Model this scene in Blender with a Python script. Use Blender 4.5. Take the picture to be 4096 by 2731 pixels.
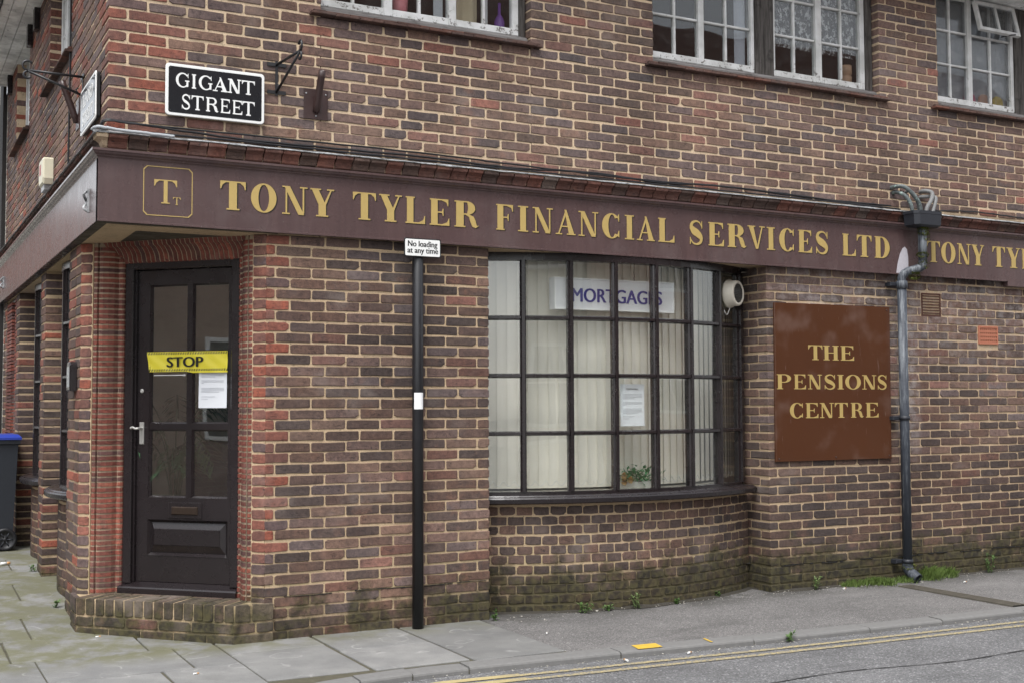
import bpy, bmesh, math, random
from mathutils import Vector, Matrix
R = random.Random(7)
S = bpy.context.scene
for o in list(bpy.data.objects): bpy.data.objects.remove(o)
COL = S.collection
rad = math.radians

# ------------------------------------------------------------------ camera, sky, sun, exposure
cd = bpy.data.cameras.new('camera'); cam = bpy.data.objects.new('camera', cd); COL.objects.link(cam)
cd.sensor_width = 36.0; cd.lens = 36.0 * 4842.5 / 4096.0; cd.clip_end = 500; cd.clip_start = 0.05
RT = Vector((0.88585818, -0.46393619, -0.00429979)); UPV = Vector((-0.02036073, -0.04813299, 0.99863339)); FW = Vector((0.46350914, 0.88456002, 0.05208508))
CP = Vector((-1.12671432, -7.10409097, 1.3987635))
cam.matrix_world = Matrix(((RT.x, UPV.x, -FW.x, CP.x), (RT.y, UPV.y, -FW.y, CP.y), (RT.z, UPV.z, -FW.z, CP.z), (0, 0, 0, 1)))
S.camera = cam
SUN_DIR = Vector((-0.30, -0.36, 0.88)).normalized()          # towards the bright part of the overcast sky
W = bpy.data.worlds.new('World'); S.world = W; W.use_nodes = True
wn = W.node_tree.nodes; wl = W.node_tree.links
sky = wn.new('ShaderNodeTexSky'); sky.sky_type = 'NISHITA'; sky.sun_disc = False
sky.sun_elevation = math.asin(SUN_DIR.z); sky.sun_rotation = math.atan2(SUN_DIR.x, SUN_DIR.y)
sky.air_density = 1.0; sky.dust_density = 2.0; sky.ozone_density = 1.0
hs = wn.new('ShaderNodeHueSaturation'); hs.inputs['Saturation'].default_value = 0.20
wl.new(sky.outputs[0], hs.inputs['Color']); wl.new(hs.outputs[0], wn['Background'].inputs['Color'])
wn['Background'].inputs['Strength'].default_value = 0.15
sl = bpy.data.lights.new('sun', 'SUN'); sl.energy = 1.3; sl.angle = rad(22); sl.color = (1.0, 0.985, 0.965)
so = bpy.data.objects.new('sun', sl); COL.objects.link(so)
so.rotation_euler = (-SUN_DIR).to_track_quat('-Z', 'Y').to_euler(); so.location = (0, -6, 12)
vs = S.view_settings; vs.view_transform = 'Standard'; vs.look = 'None'; vs.gamma = 1.0; vs.exposure = 1.24; vs.use_curve_mapping = False

# ------------------------------------------------------------------ helpers
def lin(r, g, b):
    return tuple(((c / 255 / 12.92) if c / 255 <= 0.04045 else ((c / 255 + 0.055) / 1.055) ** 2.4) for c in (r, g, b))
class MB:
    def __init__(s): s.v = []; s.f = []; s.m = []; s.c = []; s.sm = []
    def face(s, idx, m=0, c=None, sm=False): s.f.append(tuple(idx)); s.m.append(m); s.c.append(c); s.sm.append(sm)
    def add(s, verts, faces, m=0, c=None, sm=False):
        b = len(s.v); s.v += [tuple(p) for p in verts]
        for f in faces: s.face([i + b for i in f], m, c, sm)
        return s
    def box(s, x0, x1, y0, y1, z0, z1, m=0, M=None, c=None):
        P = [(x, y, z) for x in (x0, x1) for y in (y0, y1) for z in (z0, z1)]
        if M is not None: P = [M @ Vector(p) for p in P]
        return s.add(P, [(0, 1, 3, 2), (4, 6, 7, 5), (0, 4, 5, 1), (2, 3, 7, 6), (0, 2, 6, 4), (1, 5, 7, 3)], m, c)
    def bbox(s, x0, x1, y0, y1, z0, z1, b=0.004, m=0, M=None):      # box with chamfered edges along the front
        ex = ((x0, y1, z0), (x1, y1, z0), (x1, y1, z1), (x0, y1, z1))
        r1 = ((x0, y0 + b, z0), (x1, y0 + b, z0), (x1, y0 + b, z1), (x0, y0 + b, z1))
        r2 = ((x0 + b, y0, z0 + b), (x1 - b, y0, z0 + b), (x1 - b, y0, z1 - b), (x0 + b, y0, z1 - b))
        P = list(ex) + list(r1) + list(r2)
        if M is not None: P = [M @ Vector(p) for p in P]
        F = [(3, 2, 1, 0), (8, 9, 10, 11)]
        for i in range(4):
            j = (i + 1) % 4; F += [(i, j, 4 + j, 4 + i), (4 + i, 4 + j, 8 + j, 8 + i)]
        return s.add(P, F, m)
    def prism(s, poly, a0, a1, fn, m=0, sm=False, cap=True):           # poly of 2d points swept from a0 to a1, fn(p, a) -> point
        n = len(poly); P = [fn(p, a0) for p in poly] + [fn(p, a1) for p in poly]
        for i in range(n):
            j = (i + 1) % n
        b = len(s.v); s.v += [tuple(p) for p in P]
        for i in range(n):
            j = (i + 1) % n; s.face((b + i, b + j, b + n + j, b + n + i), m, None, sm)
        if cap: s.face([b + i for i in range(n)][::-1], m); s.face([b + n + i for i in range(n)], m)
        return s
    def sweep(s, rings, m=0, closed=True, cap=True, sm=True):          # rings: list of equal-length point loops
        b = len(s.v); n = len(rings[0])
        for r in rings: s.v += [tuple(p) for p in r]
        for k in range(len(rings) - 1):
            for i in range(n if closed else n - 1):
                j = (i + 1) % n; o = b + k * n
                s.face((o + i, o + j, o + n + j, o + n + i), m, None, sm)
        if cap and closed:
            s.face([b + i for i in range(n)][::-1], m); o = b + (len(rings) - 1) * n; s.face([o + i for i in range(n)], m)
        return s
    def tube(s, path, r, n=10, m=0, cap=True):
        path = [Vector(p) for p in path]; rings = []; up = Vector((0.13, 0.21, 1)).normalized(); pu = None
        for i, p in enumerate(path):
            d = (path[min(i + 1, len(path) - 1)] - path[max(i - 1, 0)]).normalized()
            u = (pu - d * pu.dot(d)) if pu is not None else d.cross(up)
            if u.length < 1e-6: u = d.cross(Vector((1, 0, 0)))
            u.normalize(); pu = u; w = d.cross(u); rr = r[i] if isinstance(r, (list, tuple)) else r
            rings.append([p + (u * math.cos(2 * math.pi * k / n) + w * math.sin(2 * math.pi * k / n)) * rr for k in range(n)])
        return s.sweep(rings, m, cap=cap)
    def lathe(s, prof, M=None, n=24, m=0):                             # prof: (r, z) pairs
        rings = []
        for r, z in prof:
            ring = [Vector((r * math.cos(2 * math.pi * k / n), r * math.sin(2 * math.pi * k / n), z)) for k in range(n)]
            rings.append([M @ p for p in ring] if M is not None else ring)
        return s.sweep(rings, m)
    def mesh(s, name, mats):
        me = bpy.data.meshes.new(name); me.from_pydata(s.v, [], s.f)
        for mt in mats: me.materials.append(mt)
        me.polygons.foreach_set('material_index', s.m); me.polygons.foreach_set('use_smooth', s.sm)
        if any(c is not None for c in s.c):
            at = me.attributes.new('tone', 'FLOAT_COLOR', 'FACE'); fl = []
            for c in s.c: fl += list(c or (0.1, 0.07, 0.06)) + [1.0]
            at.data.foreach_set('color', fl)
        me.update(); return me
    def obj(s, name, mats, parent=None, **kw):
        if not isinstance(mats, (list, tuple)): mats = [mats]
        o = bpy.data.objects.new(name, s.mesh(name, mats)); COL.objects.link(o)
        if parent is not None: o.parent = parent
        return tag(o, **kw)
def tag(o, label=None, category=None, group=None, kind=None):
    if label: o['label'] = label
    if category: o['category'] = category
    if group: o['group'] = group
    if kind: o['kind'] = kind
    return o
def empty(name, label=None, category=None, group=None, loc=(0, 0, 0)):
    o = bpy.data.objects.new(name, None); COL.objects.link(o); o.location = loc; o.empty_display_size = 0.1
    return tag(o, label, category, group)
def fr(origin, u, n):                                                 # local x along u, local -y along n (outward), z up
    u = Vector(u); n = Vector(n); w = Vector((0, 0, 1)); o = Vector(origin)
    return Matrix(((u.x, -n.x, 0, o.x), (u.y, -n.y, 0, o.y), (u.z, -n.z, 1, o.z), (0, 0, 0, 1)))
q2 = 2 ** -0.5
RF = fr((0, 0, 0), (1, 0, 0), (0, -1, 0))                             # Gigant side facade
LF = fr((0, 0, 0), (0, -1, 0), (-1, 0, 0))                            # side street facade, local x = -Y
CA = 0.93
CF = fr((0, CA, 0), (q2, -q2, 0), (-q2, -q2, 0))                      # corner chamfer, local x = t, local y = depth
def sp(pts, n=8):                                                     # Catmull-Rom
    P = [Vector(p) for p in pts]; out = []
    for i in range(len(P) - 1):
        a, b, c, d = P[max(i - 1, 0)], P[i], P[i + 1], P[min(i + 2, len(P) - 1)]
        for k in range(n):
            t = k / n
            out.append(0.5 * ((2 * b) + (c - a) * t + (2 * a - 5 * b + 4 * c - d) * t * t + (3 * b - a - 3 * c + d) * t ** 3))
    out.append(P[-1]); return out

# ------------------------------------------------------------------ materials
def new(name, rough=0.6, col=None, spec=0.5, metal=0.0):
    m = bpy.data.materials.new(name); m.use_nodes = True; nt = m.node_tree; b = nt.nodes['Principled BSDF']
    b.inputs['Roughness'].default_value = rough; b.inputs['Specular IOR Level'].default_value = spec; b.inputs['Metallic'].default_value = metal
    if col: b.inputs['Base Color'].default_value = (*col, 1)
    return m, nt, b
class NT:
    def __init__(s, nt): s.nt = nt; s.L = nt.links.new
    def node(s, t, **kw):
        n = s.nt.nodes.new(t)
        for k, v in kw.items(): setattr(n, k, v)
        return n
    def put(s, n, sock, v):
        if v is None: return
        if hasattr(v, 'is_output'): s.L(v, n.inputs[sock])
        else:
            d = n.inputs[sock].default_value
            n.inputs[sock].default_value = v if not (hasattr(d, '__len__') and len(d) == 4 and hasattr(v, '__len__') and len(v) == 3) else (*v, 1)
    def pos(s): return s.node('ShaderNodeNewGeometry').outputs['Position']
    def objc(s): return s.node('ShaderNodeTexCoord').outputs['Object']
    def map(s, vec, scale=(1, 1, 1), rot=(0, 0, 0), loc=(0, 0, 0)):
        n = s.node('ShaderNodeMapping'); s.put(n, 'Vector', vec); n.inputs['Scale'].default_value = scale; n.inputs['Rotation'].default_value = rot; n.inputs['Location'].default_value = loc
        return n.outputs[0]
    def noise(s, vec, scale=5, detail=3, rough=0.55, dist=0):
        n = s.node('ShaderNodeTexNoise'); s.put(n, 'Vector', vec); n.inputs['Scale'].default_value = scale; n.inputs['Detail'].default_value = detail; n.inputs['Roughness'].default_value = rough; n.inputs['Distortion'].default_value = dist
        return n.outputs['Fac']
    def voro(s, vec, scale=5, feature='F1', out='Distance', rnd=1):
        n = s.node('ShaderNodeTexVoronoi', feature=feature); s.put(n, 'Vector', vec); n.inputs['Scale'].default_value = scale; n.inputs['Randomness'].default_value = rnd
        return n.outputs[out]
    def ramp(s, fac, a, b, lo=0.0, hi=1.0):
        n = s.node('ShaderNodeMapRange', interpolation_type='SMOOTHSTEP'); s.put(n, 0, fac)
        for i, v in ((1, a), (2, b), (3, lo), (4, hi)): n.inputs[i].default_value = v
        return n.outputs[0]
    def mth(s, op, a, b=None, c=None):
        n = s.node('ShaderNodeMath', operation=op); s.put(n, 0, a); s.put(n, 1, b); s.put(n, 2, c); return n.outputs[0]
    def mix(s, fac, a, b, mode='MIX'):
        n = s.node('ShaderNodeMix', data_type='RGBA', blend_type=mode); s.put(n, 0, fac); s.put(n, 6, a); s.put(n, 7, b); return n.outputs[2]
    def xyz(s, vec):
        n = s.node('ShaderNodeSeparateXYZ'); s.put(n, 0, vec); return n.outputs
    def bump(s, h, strength=0.3, dist=0.01):
        n = s.node('ShaderNodeBump'); s.put(n, 'Height', h); n.inputs['Strength'].default_value = strength; n.inputs['Distance'].default_value = dist; return n.outputs[0]
def moss_mask(t, P):
    x = t.xyz(P); n = t.noise(P, 5.5, 5, 0.68)
    low = t.ramp(x[2], 0.60, 0.04, 0.0, 0.46); side = t.ramp(x[0], 2.0, 2.9, -0.13, 0.0)
    return t.ramp(t.mth('ADD', t.mth('ADD', n, low), side), 0.63, 0.90)
def bloom_mask(t, P):                                                  # lime bloom left of and around the leaking downpipe, washed bricks at the right
    x = t.xyz(P); n = t.noise(P, 14, 4, 0.7)
    band = t.mth('MULTIPLY', t.ramp(x[0], 5.98, 6.10), t.ramp(x[0], 6.34, 6.22))
    vert = t.mth('MULTIPLY', t.ramp(x[2], 0.75, 1.3), t.ramp(x[2], 2.45, 2.2))
    a = t.mth('MULTIPLY', t.mth('MULTIPLY', band, vert), t.ramp(n, 0.34, 0.66, 0.05, 0.5))
    wash = t.mth('MULTIPLY', t.mth('MULTIPLY', t.ramp(x[0], 4.4, 5.2), t.ramp(x[2], 1.3, 2.3)), t.mth('MULTIPLY', t.ramp(x[2], 2.75, 2.45), t.ramp(n, 0.42, 0.66, 0.0, 0.32)))
    return t.mth('MAXIMUM', a, wash)
def brick_mat(name, objcol):
    m, nt, b = new(name, 0.92, spec=0.25); t = NT(nt); P = t.pos()
    tone = t.node('ShaderNodeObjectInfo').outputs['Color'] if objcol else t.node('ShaderNodeAttribute', attribute_name='tone').outputs['Color']
    c = t.mix(t.ramp(t.noise(P, 7.5, 3, 0.6), 0.50, 0.72, 0, 0.32), tone, (0.090, 0.075, 0.073))
    c = t.mix(t.ramp(t.noise(t.map(P, loc=(3, 7, 1)), 5.2, 3, 0.6), 0.58, 0.74, 0, 0.35), c, (0.24, 0.125, 0.085))
    grain = t.noise(P, 190, 3, 0.7)
    c = t.mix(1.0, c, t.mix(t.ramp(grain, 0.25, 0.75), (0.72, 0.72, 0.72), (1.25, 1.22, 1.2)), 'MULTIPLY')
    med = t.noise(P, 38, 3, 0.6)
    c = t.mix(1.0, c, t.mix(t.ramp(med, 0.3, 0.7), (0.80, 0.80, 0.82), (1.18, 1.17, 1.15)), 'MULTIPLY')
    spot = t.ramp(t.noise(t.map(P, loc=(9, 2, 4)), 62, 1.5, 0.5), 0.66, 0.72)
    spot = t.mth('MULTIPLY', spot, t.ramp(t.noise(P, 11, 1), 0.42, 0.6))
    c = t.mix(t.mth('MULTIPLY', spot, 0.8), c, (0.028, 0.026, 0.030))
    cr = t.noise(t.map(P, scale=(16, 16, 60), rot=(0, rad(-24), 0)), 1.0, 2.5, 0.6, 0.6)
    crack = t.mth('MULTIPLY', t.ramp(t.mth('ABSOLUTE', t.mth('SUBTRACT', cr, 0.5)), 0.022, 0.0), t.ramp(t.noise(P, 17, 1), 0.48, 0.62))
    c = t.mix(t.mth('MULTIPLY', crack, 0.6), c, (0.03, 0.025, 0.025))
    broad = t.noise(P, 0.9, 4, 0.6); c = t.mix(1.0, c, t.mix(t.ramp(broad, 0.3, 0.7), (0.70, 0.70, 0.72), (1.22, 1.20, 1.18)), 'MULTIPLY')
    soot = t.ramp(t.noise(t.map(P, scale=(5, 5, 1.1), loc=(2, 0, 5)), 1.0, 4, 0.6), 0.52, 0.72, 0, 0.36); c = t.mix(soot, c, (0.060, 0.050, 0.047))
    bleach = t.ramp(t.noise(t.map(P, loc=(8, 1, 2)), 2.4, 4, 0.6), 0.56, 0.74, 0, 0.30); c = t.mix(bleach, c, (0.27, 0.225, 0.20))
    c = t.mix(bloom_mask(t, P), c, (0.38, 0.35, 0.34))
    mo = moss_mask(t, P)
    mg = t.mix(t.ramp(t.noise(P, 23, 2), 0.35, 0.65), (0.020, 0.019, 0.013), (0.066, 0.060, 0.026))
    c = t.mix(t.mth('MULTIPLY', mo, 0.84), c, mg)
    t.L(c, b.inputs['Base Color'])
    h = t.mth('ADD', t.mth('MULTIPLY', grain, 0.35), t.mth('ADD', med, t.mth('MULTIPLY', crack, -0.9)))
    t.L(t.bump(h, 0.55, 0.006), b.inputs['Normal']); return m
def mortar_mat():
    m, nt, b = new('mortar_joint', 0.95, spec=0.2); t = NT(nt); P = t.pos(); x = t.xyz(P)
    c = t.mix(t.noise(P, 6, 3), (0.43, 0.325, 0.215), (0.57, 0.445, 0.31))
    low = t.ramp(x[2], 2.6, 2.9); c = t.mix(low, t.mix(1.0, c, (0.97, 0.94, 0.89), 'MULTIPLY'), c)
    g = t.noise(P, 240, 2, 0.7); c = t.mix(1.0, c, t.mix(t.ramp(g, 0.2, 0.8), (0.7, 0.7, 0.7), (1.2, 1.2, 1.2)), 'MULTIPLY')
    pit = t.ramp(t.noise(P, 33, 3, 0.7), 0.60, 0.68, 0, 0.55); c = t.mix(pit, c, (0.12, 0.09, 0.065))
    up = t.ramp(x[2], 2.85, 3.0, 1.0, 1.18); c = t.mix(1.0, c, up, 'MULTIPLY')
    grime = t.ramp(t.noise(P, 3.3, 4, 0.65), 0.52, 0.72, 0, 0.45); c = t.mix(grime, c, (0.22, 0.175, 0.125))
    c = t.mix(bloom_mask(t, P), c, (0.5, 0.46, 0.42))
    alg = t.mth('MULTIPLY', t.ramp(x[2], 0.75, 0.1), t.ramp(t.noise(P, 4, 3), 0.42, 0.62)); c = t.mix(t.mth('MULTIPLY', alg, 0.40), c, (0.24, 0.22, 0.09))
    mo = moss_mask(t, P); c = t.mix(t.mth('MULTIPLY', mo, 0.92), c, (0.058, 0.053, 0.028))
    t.L(c, b.inputs['Base Color']); t.L(t.bump(t.mth('ADD', g, t.noise(P, 60, 2)), 0.5, 0.004), b.inputs['Normal']); return m
def paint(name, col, rough=0.4, var=0.15, chips=None, chipamt=0.7, scale=3, spec=0.5, bumpd=0.0015, rv=0.3, bs=0.25):
    m, nt, b = new(name, rough, spec=spec); t = NT(nt); P = t.pos()
    k = t.mix(t.ramp(t.noise(P, scale, 4, 0.6), 0.3, 0.7), tuple(v * (1 - var) for v in col), tuple(v * (1 + var) for v in col))
    if chips:
        ch = t.ramp(t.noise(P, 26, 5, 0.75), chipamt, chipamt + 0.06); k = t.mix(ch, k, chips)
    t.L(k, b.inputs['Base Color'])
    t.L(t.ramp(t.noise(P, 9, 4), 0.3, 0.7, rough * (1 - rv * 0.7), min(1, rough * (1 + rv))), b.inputs['Roughness'])
    t.L(t.bump(t.noise(P, 70, 3), bs, bumpd), b.inputs['Normal']); return m
def weathered_white():
    m, nt, b = new('peeling_white_paint', 0.6); t = NT(nt); P = t.pos()
    n = t.noise(P, 30, 5, 0.75); n2 = t.noise(P, 7, 3); x = t.xyz(P)
    lo = t.ramp(x[2], 4.12, 3.93)
    peel = t.ramp(t.mth('ADD', n, t.mth('MULTIPLY', lo, 0.08)), 0.635, 0.69)
    c = t.mix(t.ramp(n2, 0.3, 0.7), (0.50, 0.50, 0.48), (0.68, 0.68, 0.67)); c = t.mix(peel, c, (0.16, 0.145, 0.13))
    t.L(c, b.inputs['Base Color']); t.L(t.bump(t.mth('MULTIPLY', peel, -1.0), 0.5, 0.002), b.inputs['Normal']); return m
def timber(name, c0, c1, sc=(4, 4, 60)):
    m, nt, b = new(name, 0.8, spec=0.25); t = NT(nt); P = t.pos()
    g = t.noise(t.map(P, scale=sc), 1.0, 5, 0.7); c = t.mix(t.ramp(g, 0.3, 0.7), c0, c1); c = t.mix(t.ramp(t.noise(P, 9, 4), 0.55, 0.72, 0, 0.6), c, tuple(v * 0.35 for v in c0))
    t.L(c, b.inputs['Base Color']); t.L(t.bump(g, 0.5, 0.003), b.inputs['Normal']); return m
def glass(name='window_glass', tint=(0.93, 0.95, 0.94), dirt=0.04, gloss=1.0):
    m = bpy.data.materials.new(name); m.use_nodes = True; nt = m.node_tree; nt.nodes.clear(); t = NT(nt); P = t.pos()
    out = t.node('ShaderNodeOutputMaterial'); tr = t.node('ShaderNodeBsdfTransparent'); tr.inputs[0].default_value = (*tint, 1)
    gl = t.node('ShaderNodeBsdfGlossy'); gl.inputs['Roughness'].default_value = 0.012
    gm = t.node('ShaderNodeNewGeometry'); dt = t.node('ShaderNodeVectorMath', operation='DOT_PRODUCT'); t.L(gm.outputs['Normal'], dt.inputs[0]); t.L(gm.outputs['Incoming'], dt.inputs[1])
    fz = t.mth('ADD', t.mth('MULTIPLY', t.mth('POWER', t.mth('SUBTRACT', 1.0, t.mth('ABSOLUTE', dt.outputs['Value'])), 5.0), 0.957), 0.043)   # Schlick, the same from both sides of the pane
    bp = t.bump(t.noise(P, 2.2, 1), 0.06, 0.02); t.L(bp, gl.inputs['Normal'])
    fac = t.mth('MINIMUM', t.mth('MULTIPLY', fz, gloss), 1.0)
    mx = t.node('ShaderNodeMixShader'); t.L(fac, mx.inputs[0]); t.L(tr.outputs[0], mx.inputs[1]); t.L(gl.outputs[0], mx.inputs[2])
    df = t.node('ShaderNodeBsdfDiffuse'); df.inputs[0].default_value = (0.55, 0.55, 0.53, 1)
    m2 = t.node('ShaderNodeMixShader'); t.L(t.ramp(t.noise(P, 12, 5, 0.7), 0.4, 0.9, dirt * 0.3, dirt * 3), m2.inputs[0]); t.L(mx.outputs[0], m2.inputs[1]); t.L(df.outputs[0], m2.inputs[2])
    t.L(m2.outputs[0], out.inputs[0]); return m
def flat(name, col, rough=0.7, spec=0.4, metal=0.0, var=0.12, scale=20):
    m, nt, b = new(name, rough, spec=spec, metal=metal); t = NT(nt); P = t.pos()
    t.L(t.mix(t.noise(P, scale, 4, 0.65), tuple(v * (1 - var) for v in col), tuple(min(1, v * (1 + var)) for v in col)), b.inputs['Base Color']); return m
def leaf_mat(name, c0, c1):
    m, nt, b = new(name, 0.55, spec=0.35); t = NT(nt); P = t.pos()
    t.L(t.mix(t.noise(P, 60, 2), c0, c1), b.inputs['Base Color']); return m
M = {}
M['brick_o'] = brick_mat('brick_fired_clay', True); M['brick_s'] = brick_mat('brick_fired_clay_run', False); M['mortar'] = mortar_mat()
def fascia_streaks(m):
    nt = m.node_tree; t = NT(nt); b = nt.nodes['Principled BSDF']; P = t.pos(); src = b.inputs['Base Color'].links[0].from_socket
    run = t.noise(t.map(P, scale=(26, 26, 1.6)), 1.0, 4, 0.65); c = t.mix(1.0, src, t.mix(t.ramp(run, 0.3, 0.7), (0.90, 0.90, 0.91), (1.08, 1.07, 1.06)), 'MULTIPLY')
    dust = t.mth('MULTIPLY', t.ramp(t.noise(P, 2.2, 5, 0.7), 0.50, 0.72), 0.22); c = t.mix(dust, c, (0.16, 0.135, 0.13)); spk = t.ramp(t.noise(P, 75, 2, 0.6), 0.735, 0.76, 0, 0.5); c = t.mix(spk, c, (0.3, 0.28, 0.27)); t.L(c, b.inputs['Base Color'])
    return m
M['fascia'] = paint('fascia_brown_paint', (0.080, 0.050, 0.049), 0.27, 0.07, (0.30, 0.27, 0.26), 0.84, 1.2, rv=0.10, bs=0.015)
fascia_streaks(M['fascia']); M['fascia'].node_tree.nodes['Principled BSDF'].inputs['Coat Weight'].default_value = 0.0; M['fascia'].node_tree.nodes['Principled BSDF'].inputs['Coat Roughness'].default_value = 0.16
M['frame'] = paint('dark_brown_gloss_paint', (0.0150, 0.0112, 0.0122), 0.27, 0.15, (0.22, 0.20, 0.18), 0.80, 3, rv=0.15, bs=0.12)
M['gold'] = flat('gold_letter_paint', (0.40, 0.285, 0.095), 0.5, 0.5, var=0.10)
M['black'] = flat('black_paint', (0.010, 0.010, 0.011), 0.4)
M['signblack'] = flat('sign_black_enamel', (0.012, 0.013, 0.016), 0.16, 0.5)
M['signwhite'] = flat('sign_white_paint', (0.72, 0.72, 0.70), 0.45, var=0.06)
M['white'] = weathered_white()
M['oldoak'] = timber('weathered_oak', (0.115, 0.105, 0.10), (0.20, 0.19, 0.185), (3, 3, 60)); M['oldoakv'] = timber('weathered_oak_post', (0.030, 0.026, 0.023), (0.11, 0.10, 0.092), (45, 45, 3))
M['glass'] = glass('shop_window_glass', (0.97, 0.98, 0.97), 0.006, 1.8); M['glassu'] = glass('old_window_glass', (0.88, 0.89, 0.89), 0.012, 1.2)
M['glassf'] = glass('obscured_window_glass', (0.75, 0.76, 0.77), 0.08, 0.9)
M['lead'] = paint('lead_flashing', (0.27, 0.275, 0.28), 0.55, 0.45, (0.07, 0.07, 0.07), 0.55, 30)
M['cable'] = flat('black_cable_sheath', (0.012, 0.012, 0.014), 0.45)
M['iron'] = flat('black_wrought_iron', (0.016, 0.016, 0.018), 0.4, 0.5)
M['rust'] = paint('brown_painted_steel', (0.045, 0.024, 0.022), 0.38, 0.2, (0.09, 0.045, 0.03), 0.72)
def asphalt(name, base, scale=1.0, patch=0.12):
    m, nt, b = new(name, 0.9, spec=0.3); t = NT(nt); P = t.pos()
    ag = t.voro(P, 130 * scale, out='Color'); agv = t.xyz(ag)[0]
    c = t.mix(t.ramp(agv, 0.1, 0.95), tuple(v * 0.72 for v in base), tuple(v * 1.26 for v in base))
    chip = t.ramp(agv, 0.93, 0.97); c = t.mix(t.mth('MULTIPLY', chip, 0.6), c, tuple(min(1, v * 2.6) for v in base))
    c = t.mix(1.0, c, t.mix(t.ramp(t.noise(P, 1.6, 5, 0.65), 0.3, 0.7), (1 - patch, 1 - patch, 1 - patch), (1 + patch, 1 + patch, 1 + patch)), 'MULTIPLY')
    stn = t.ramp(t.noise(t.map(P, scale=(0.5, 1.6, 1), loc=(4, 2, 0)), 2.2, 5, 0.7), 0.52, 0.70, 0, 0.45); c = t.mix(stn, c, tuple(v * 0.55 for v in base))
    pal = t.ramp(t.noise(t.map(P, scale=(0.35, 1.2, 1), loc=(1, 9, 0)), 1.7, 4, 0.6), 0.55, 0.72, 0, 0.4); c = t.mix(pal, c, tuple(v * 1.5 for v in base))
    x = t.xyz(P)
    damp = t.mth('MULTIPLY', t.ramp(x[1], -0.42, 0.0), t.ramp(t.noise(P, 3.2, 4, 0.65), 0.36, 0.58)); c = t.mix(t.mth('MULTIPLY', damp, 0.72), c, (0.045, 0.042, 0.036))
    gum = t.mth('MULTIPLY', t.ramp(t.voro(t.map(P, scale=(1, 1, 0)), 3.1), 0.055, 0.035), 0.5); c = t.mix(gum, c, tuple(v * 1.7 for v in base))
    t.L(c, b.inputs['Base Color']); d = t.voro(P, 130 * scale)
    t.L(t.bump(t.mth('ADD', t.mth('MULTIPLY', d, -1.0), t.noise(P, 400, 2)), 0.6, 0.006), b.inputs['Normal']); return m
def slab_mat():
    m, nt, b = new('paving_slab_concrete', 0.85, spec=0.3); t = NT(nt); P = t.pos(); x = t.xyz(P)
    oi = t.node('ShaderNodeObjectInfo').outputs['Random']
    c = t.mix(oi, (0.160, 0.159, 0.156), (0.205, 0.203, 0.199))
    c = t.mix(1.0, c, t.mix(t.ramp(t.noise(P, 3.5, 4, 0.6), 0.3, 0.7), (0.86, 0.86, 0.86), (1.12, 1.12, 1.1)), 'MULTIPLY')
    Q = t.map(P, scale=(2.6, 2.6, 1)); w = t.node('ShaderNodeVectorMath', operation='ADD'); t.L(Q, w.inputs[0])
    nz = t.node('ShaderNodeTexNoise'); t.L(P, nz.inputs['Vector']); nz.inputs['Scale'].default_value = 4.0; nz.inputs['Detail'].default_value = 2
    sc = t.node('ShaderNodeVectorMath', operation='SCALE'); t.L(nz.outputs['Color'], sc.inputs[0]); sc.inputs['Scale'].default_value = 0.55; t.L(sc.outputs[0], w.inputs[1])
    vd = t.voro(w.outputs[0], 1.5); ring = t.ramp(t.mth('ABSOLUTE', t.mth('SUBTRACT', vd, 0.34)), 0.035, 0.0)
    ring = t.mth('MULTIPLY', ring, t.ramp(t.noise(P, 6, 3), 0.40, 0.62, 0, 0.60)); c = t.mix(ring, c, (0.34, 0.335, 0.32))
    g = t.noise(P, 260, 2, 0.7); c = t.mix(1.0, c, t.mix(t.ramp(g, 0.2, 0.8), (0.8, 0.8, 0.8), (1.18, 1.18, 1.18)), 'MULTIPLY')
    n = t.noise(P, 4.5, 4, 0.65)
    side = t.mth('MULTIPLY', t.ramp(x[1], 0.25, 1.3), t.ramp(x[0], -0.75, -0.2, 0.5, 1.0))
    front = t.mth('MULTIPLY', t.ramp(x[1], -0.42, -0.02), t.ramp(x[0], 2.7, 0.3, 0.55, 1.0))
    al = t.mth('MULTIPLY', t.mth('MAXIMUM', side, front), t.ramp(n, 0.34, 0.60)); c = t.mix(t.mth('MULTIPLY', al, 0.75), c, (0.105, 0.102, 0.045))
    gum = t.mth('MULTIPLY', t.ramp(t.voro(t.map(P, scale=(1, 1, 0), loc=(3, 1, 0)), 2.6), 0.06, 0.04), 0.45); c = t.mix(gum, c, (0.09, 0.088, 0.085))
    stn = t.ramp(t.noise(t.map(P, loc=(5, 5, 0)), 2.0, 5, 0.7), 0.52, 0.72, 0, 0.35); c = t.mix(stn, c, (0.10, 0.097, 0.09))
    t.L(c, b.inputs['Base Color']); t.L(t.bump(t.mth('ADD', g, t.noise(P, 40, 3)), 0.35, 0.003), b.inputs['Normal']); return m
def line_mat():
    m, nt, b = new('yellow_road_paint', 0.8, spec=0.3); t = NT(nt); P = t.pos()
    wear = t.ramp(t.noise(P, 60, 5, 0.85), 0.43, 0.56); x = t.xyz(P)
    wear = t.mth('MULTIPLY', wear, t.ramp(x[0], 1.75, 2.0, 0.25, 1.0))
    c = t.mix(wear, t.mix(t.noise(P, 12, 3), (0.36, 0.29, 0.13), (0.44, 0.36, 0.18)), (0.15, 0.147, 0.145)); t.L(c, b.inputs['Base Color']); return m
M['road'] = asphalt('road_asphalt', (0.140, 0.139, 0.141), 0.9, 0.14); M['foot'] = asphalt('footway_tarmac', (0.148, 0.142, 0.138), 1.25, 0.12)
M['slab'] = slab_mat(); M['line'] = line_mat(); M['kerb'] = flat('kerb_concrete', (0.155, 0.152, 0.147), 0.9, var=0.25, scale=30)
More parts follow.
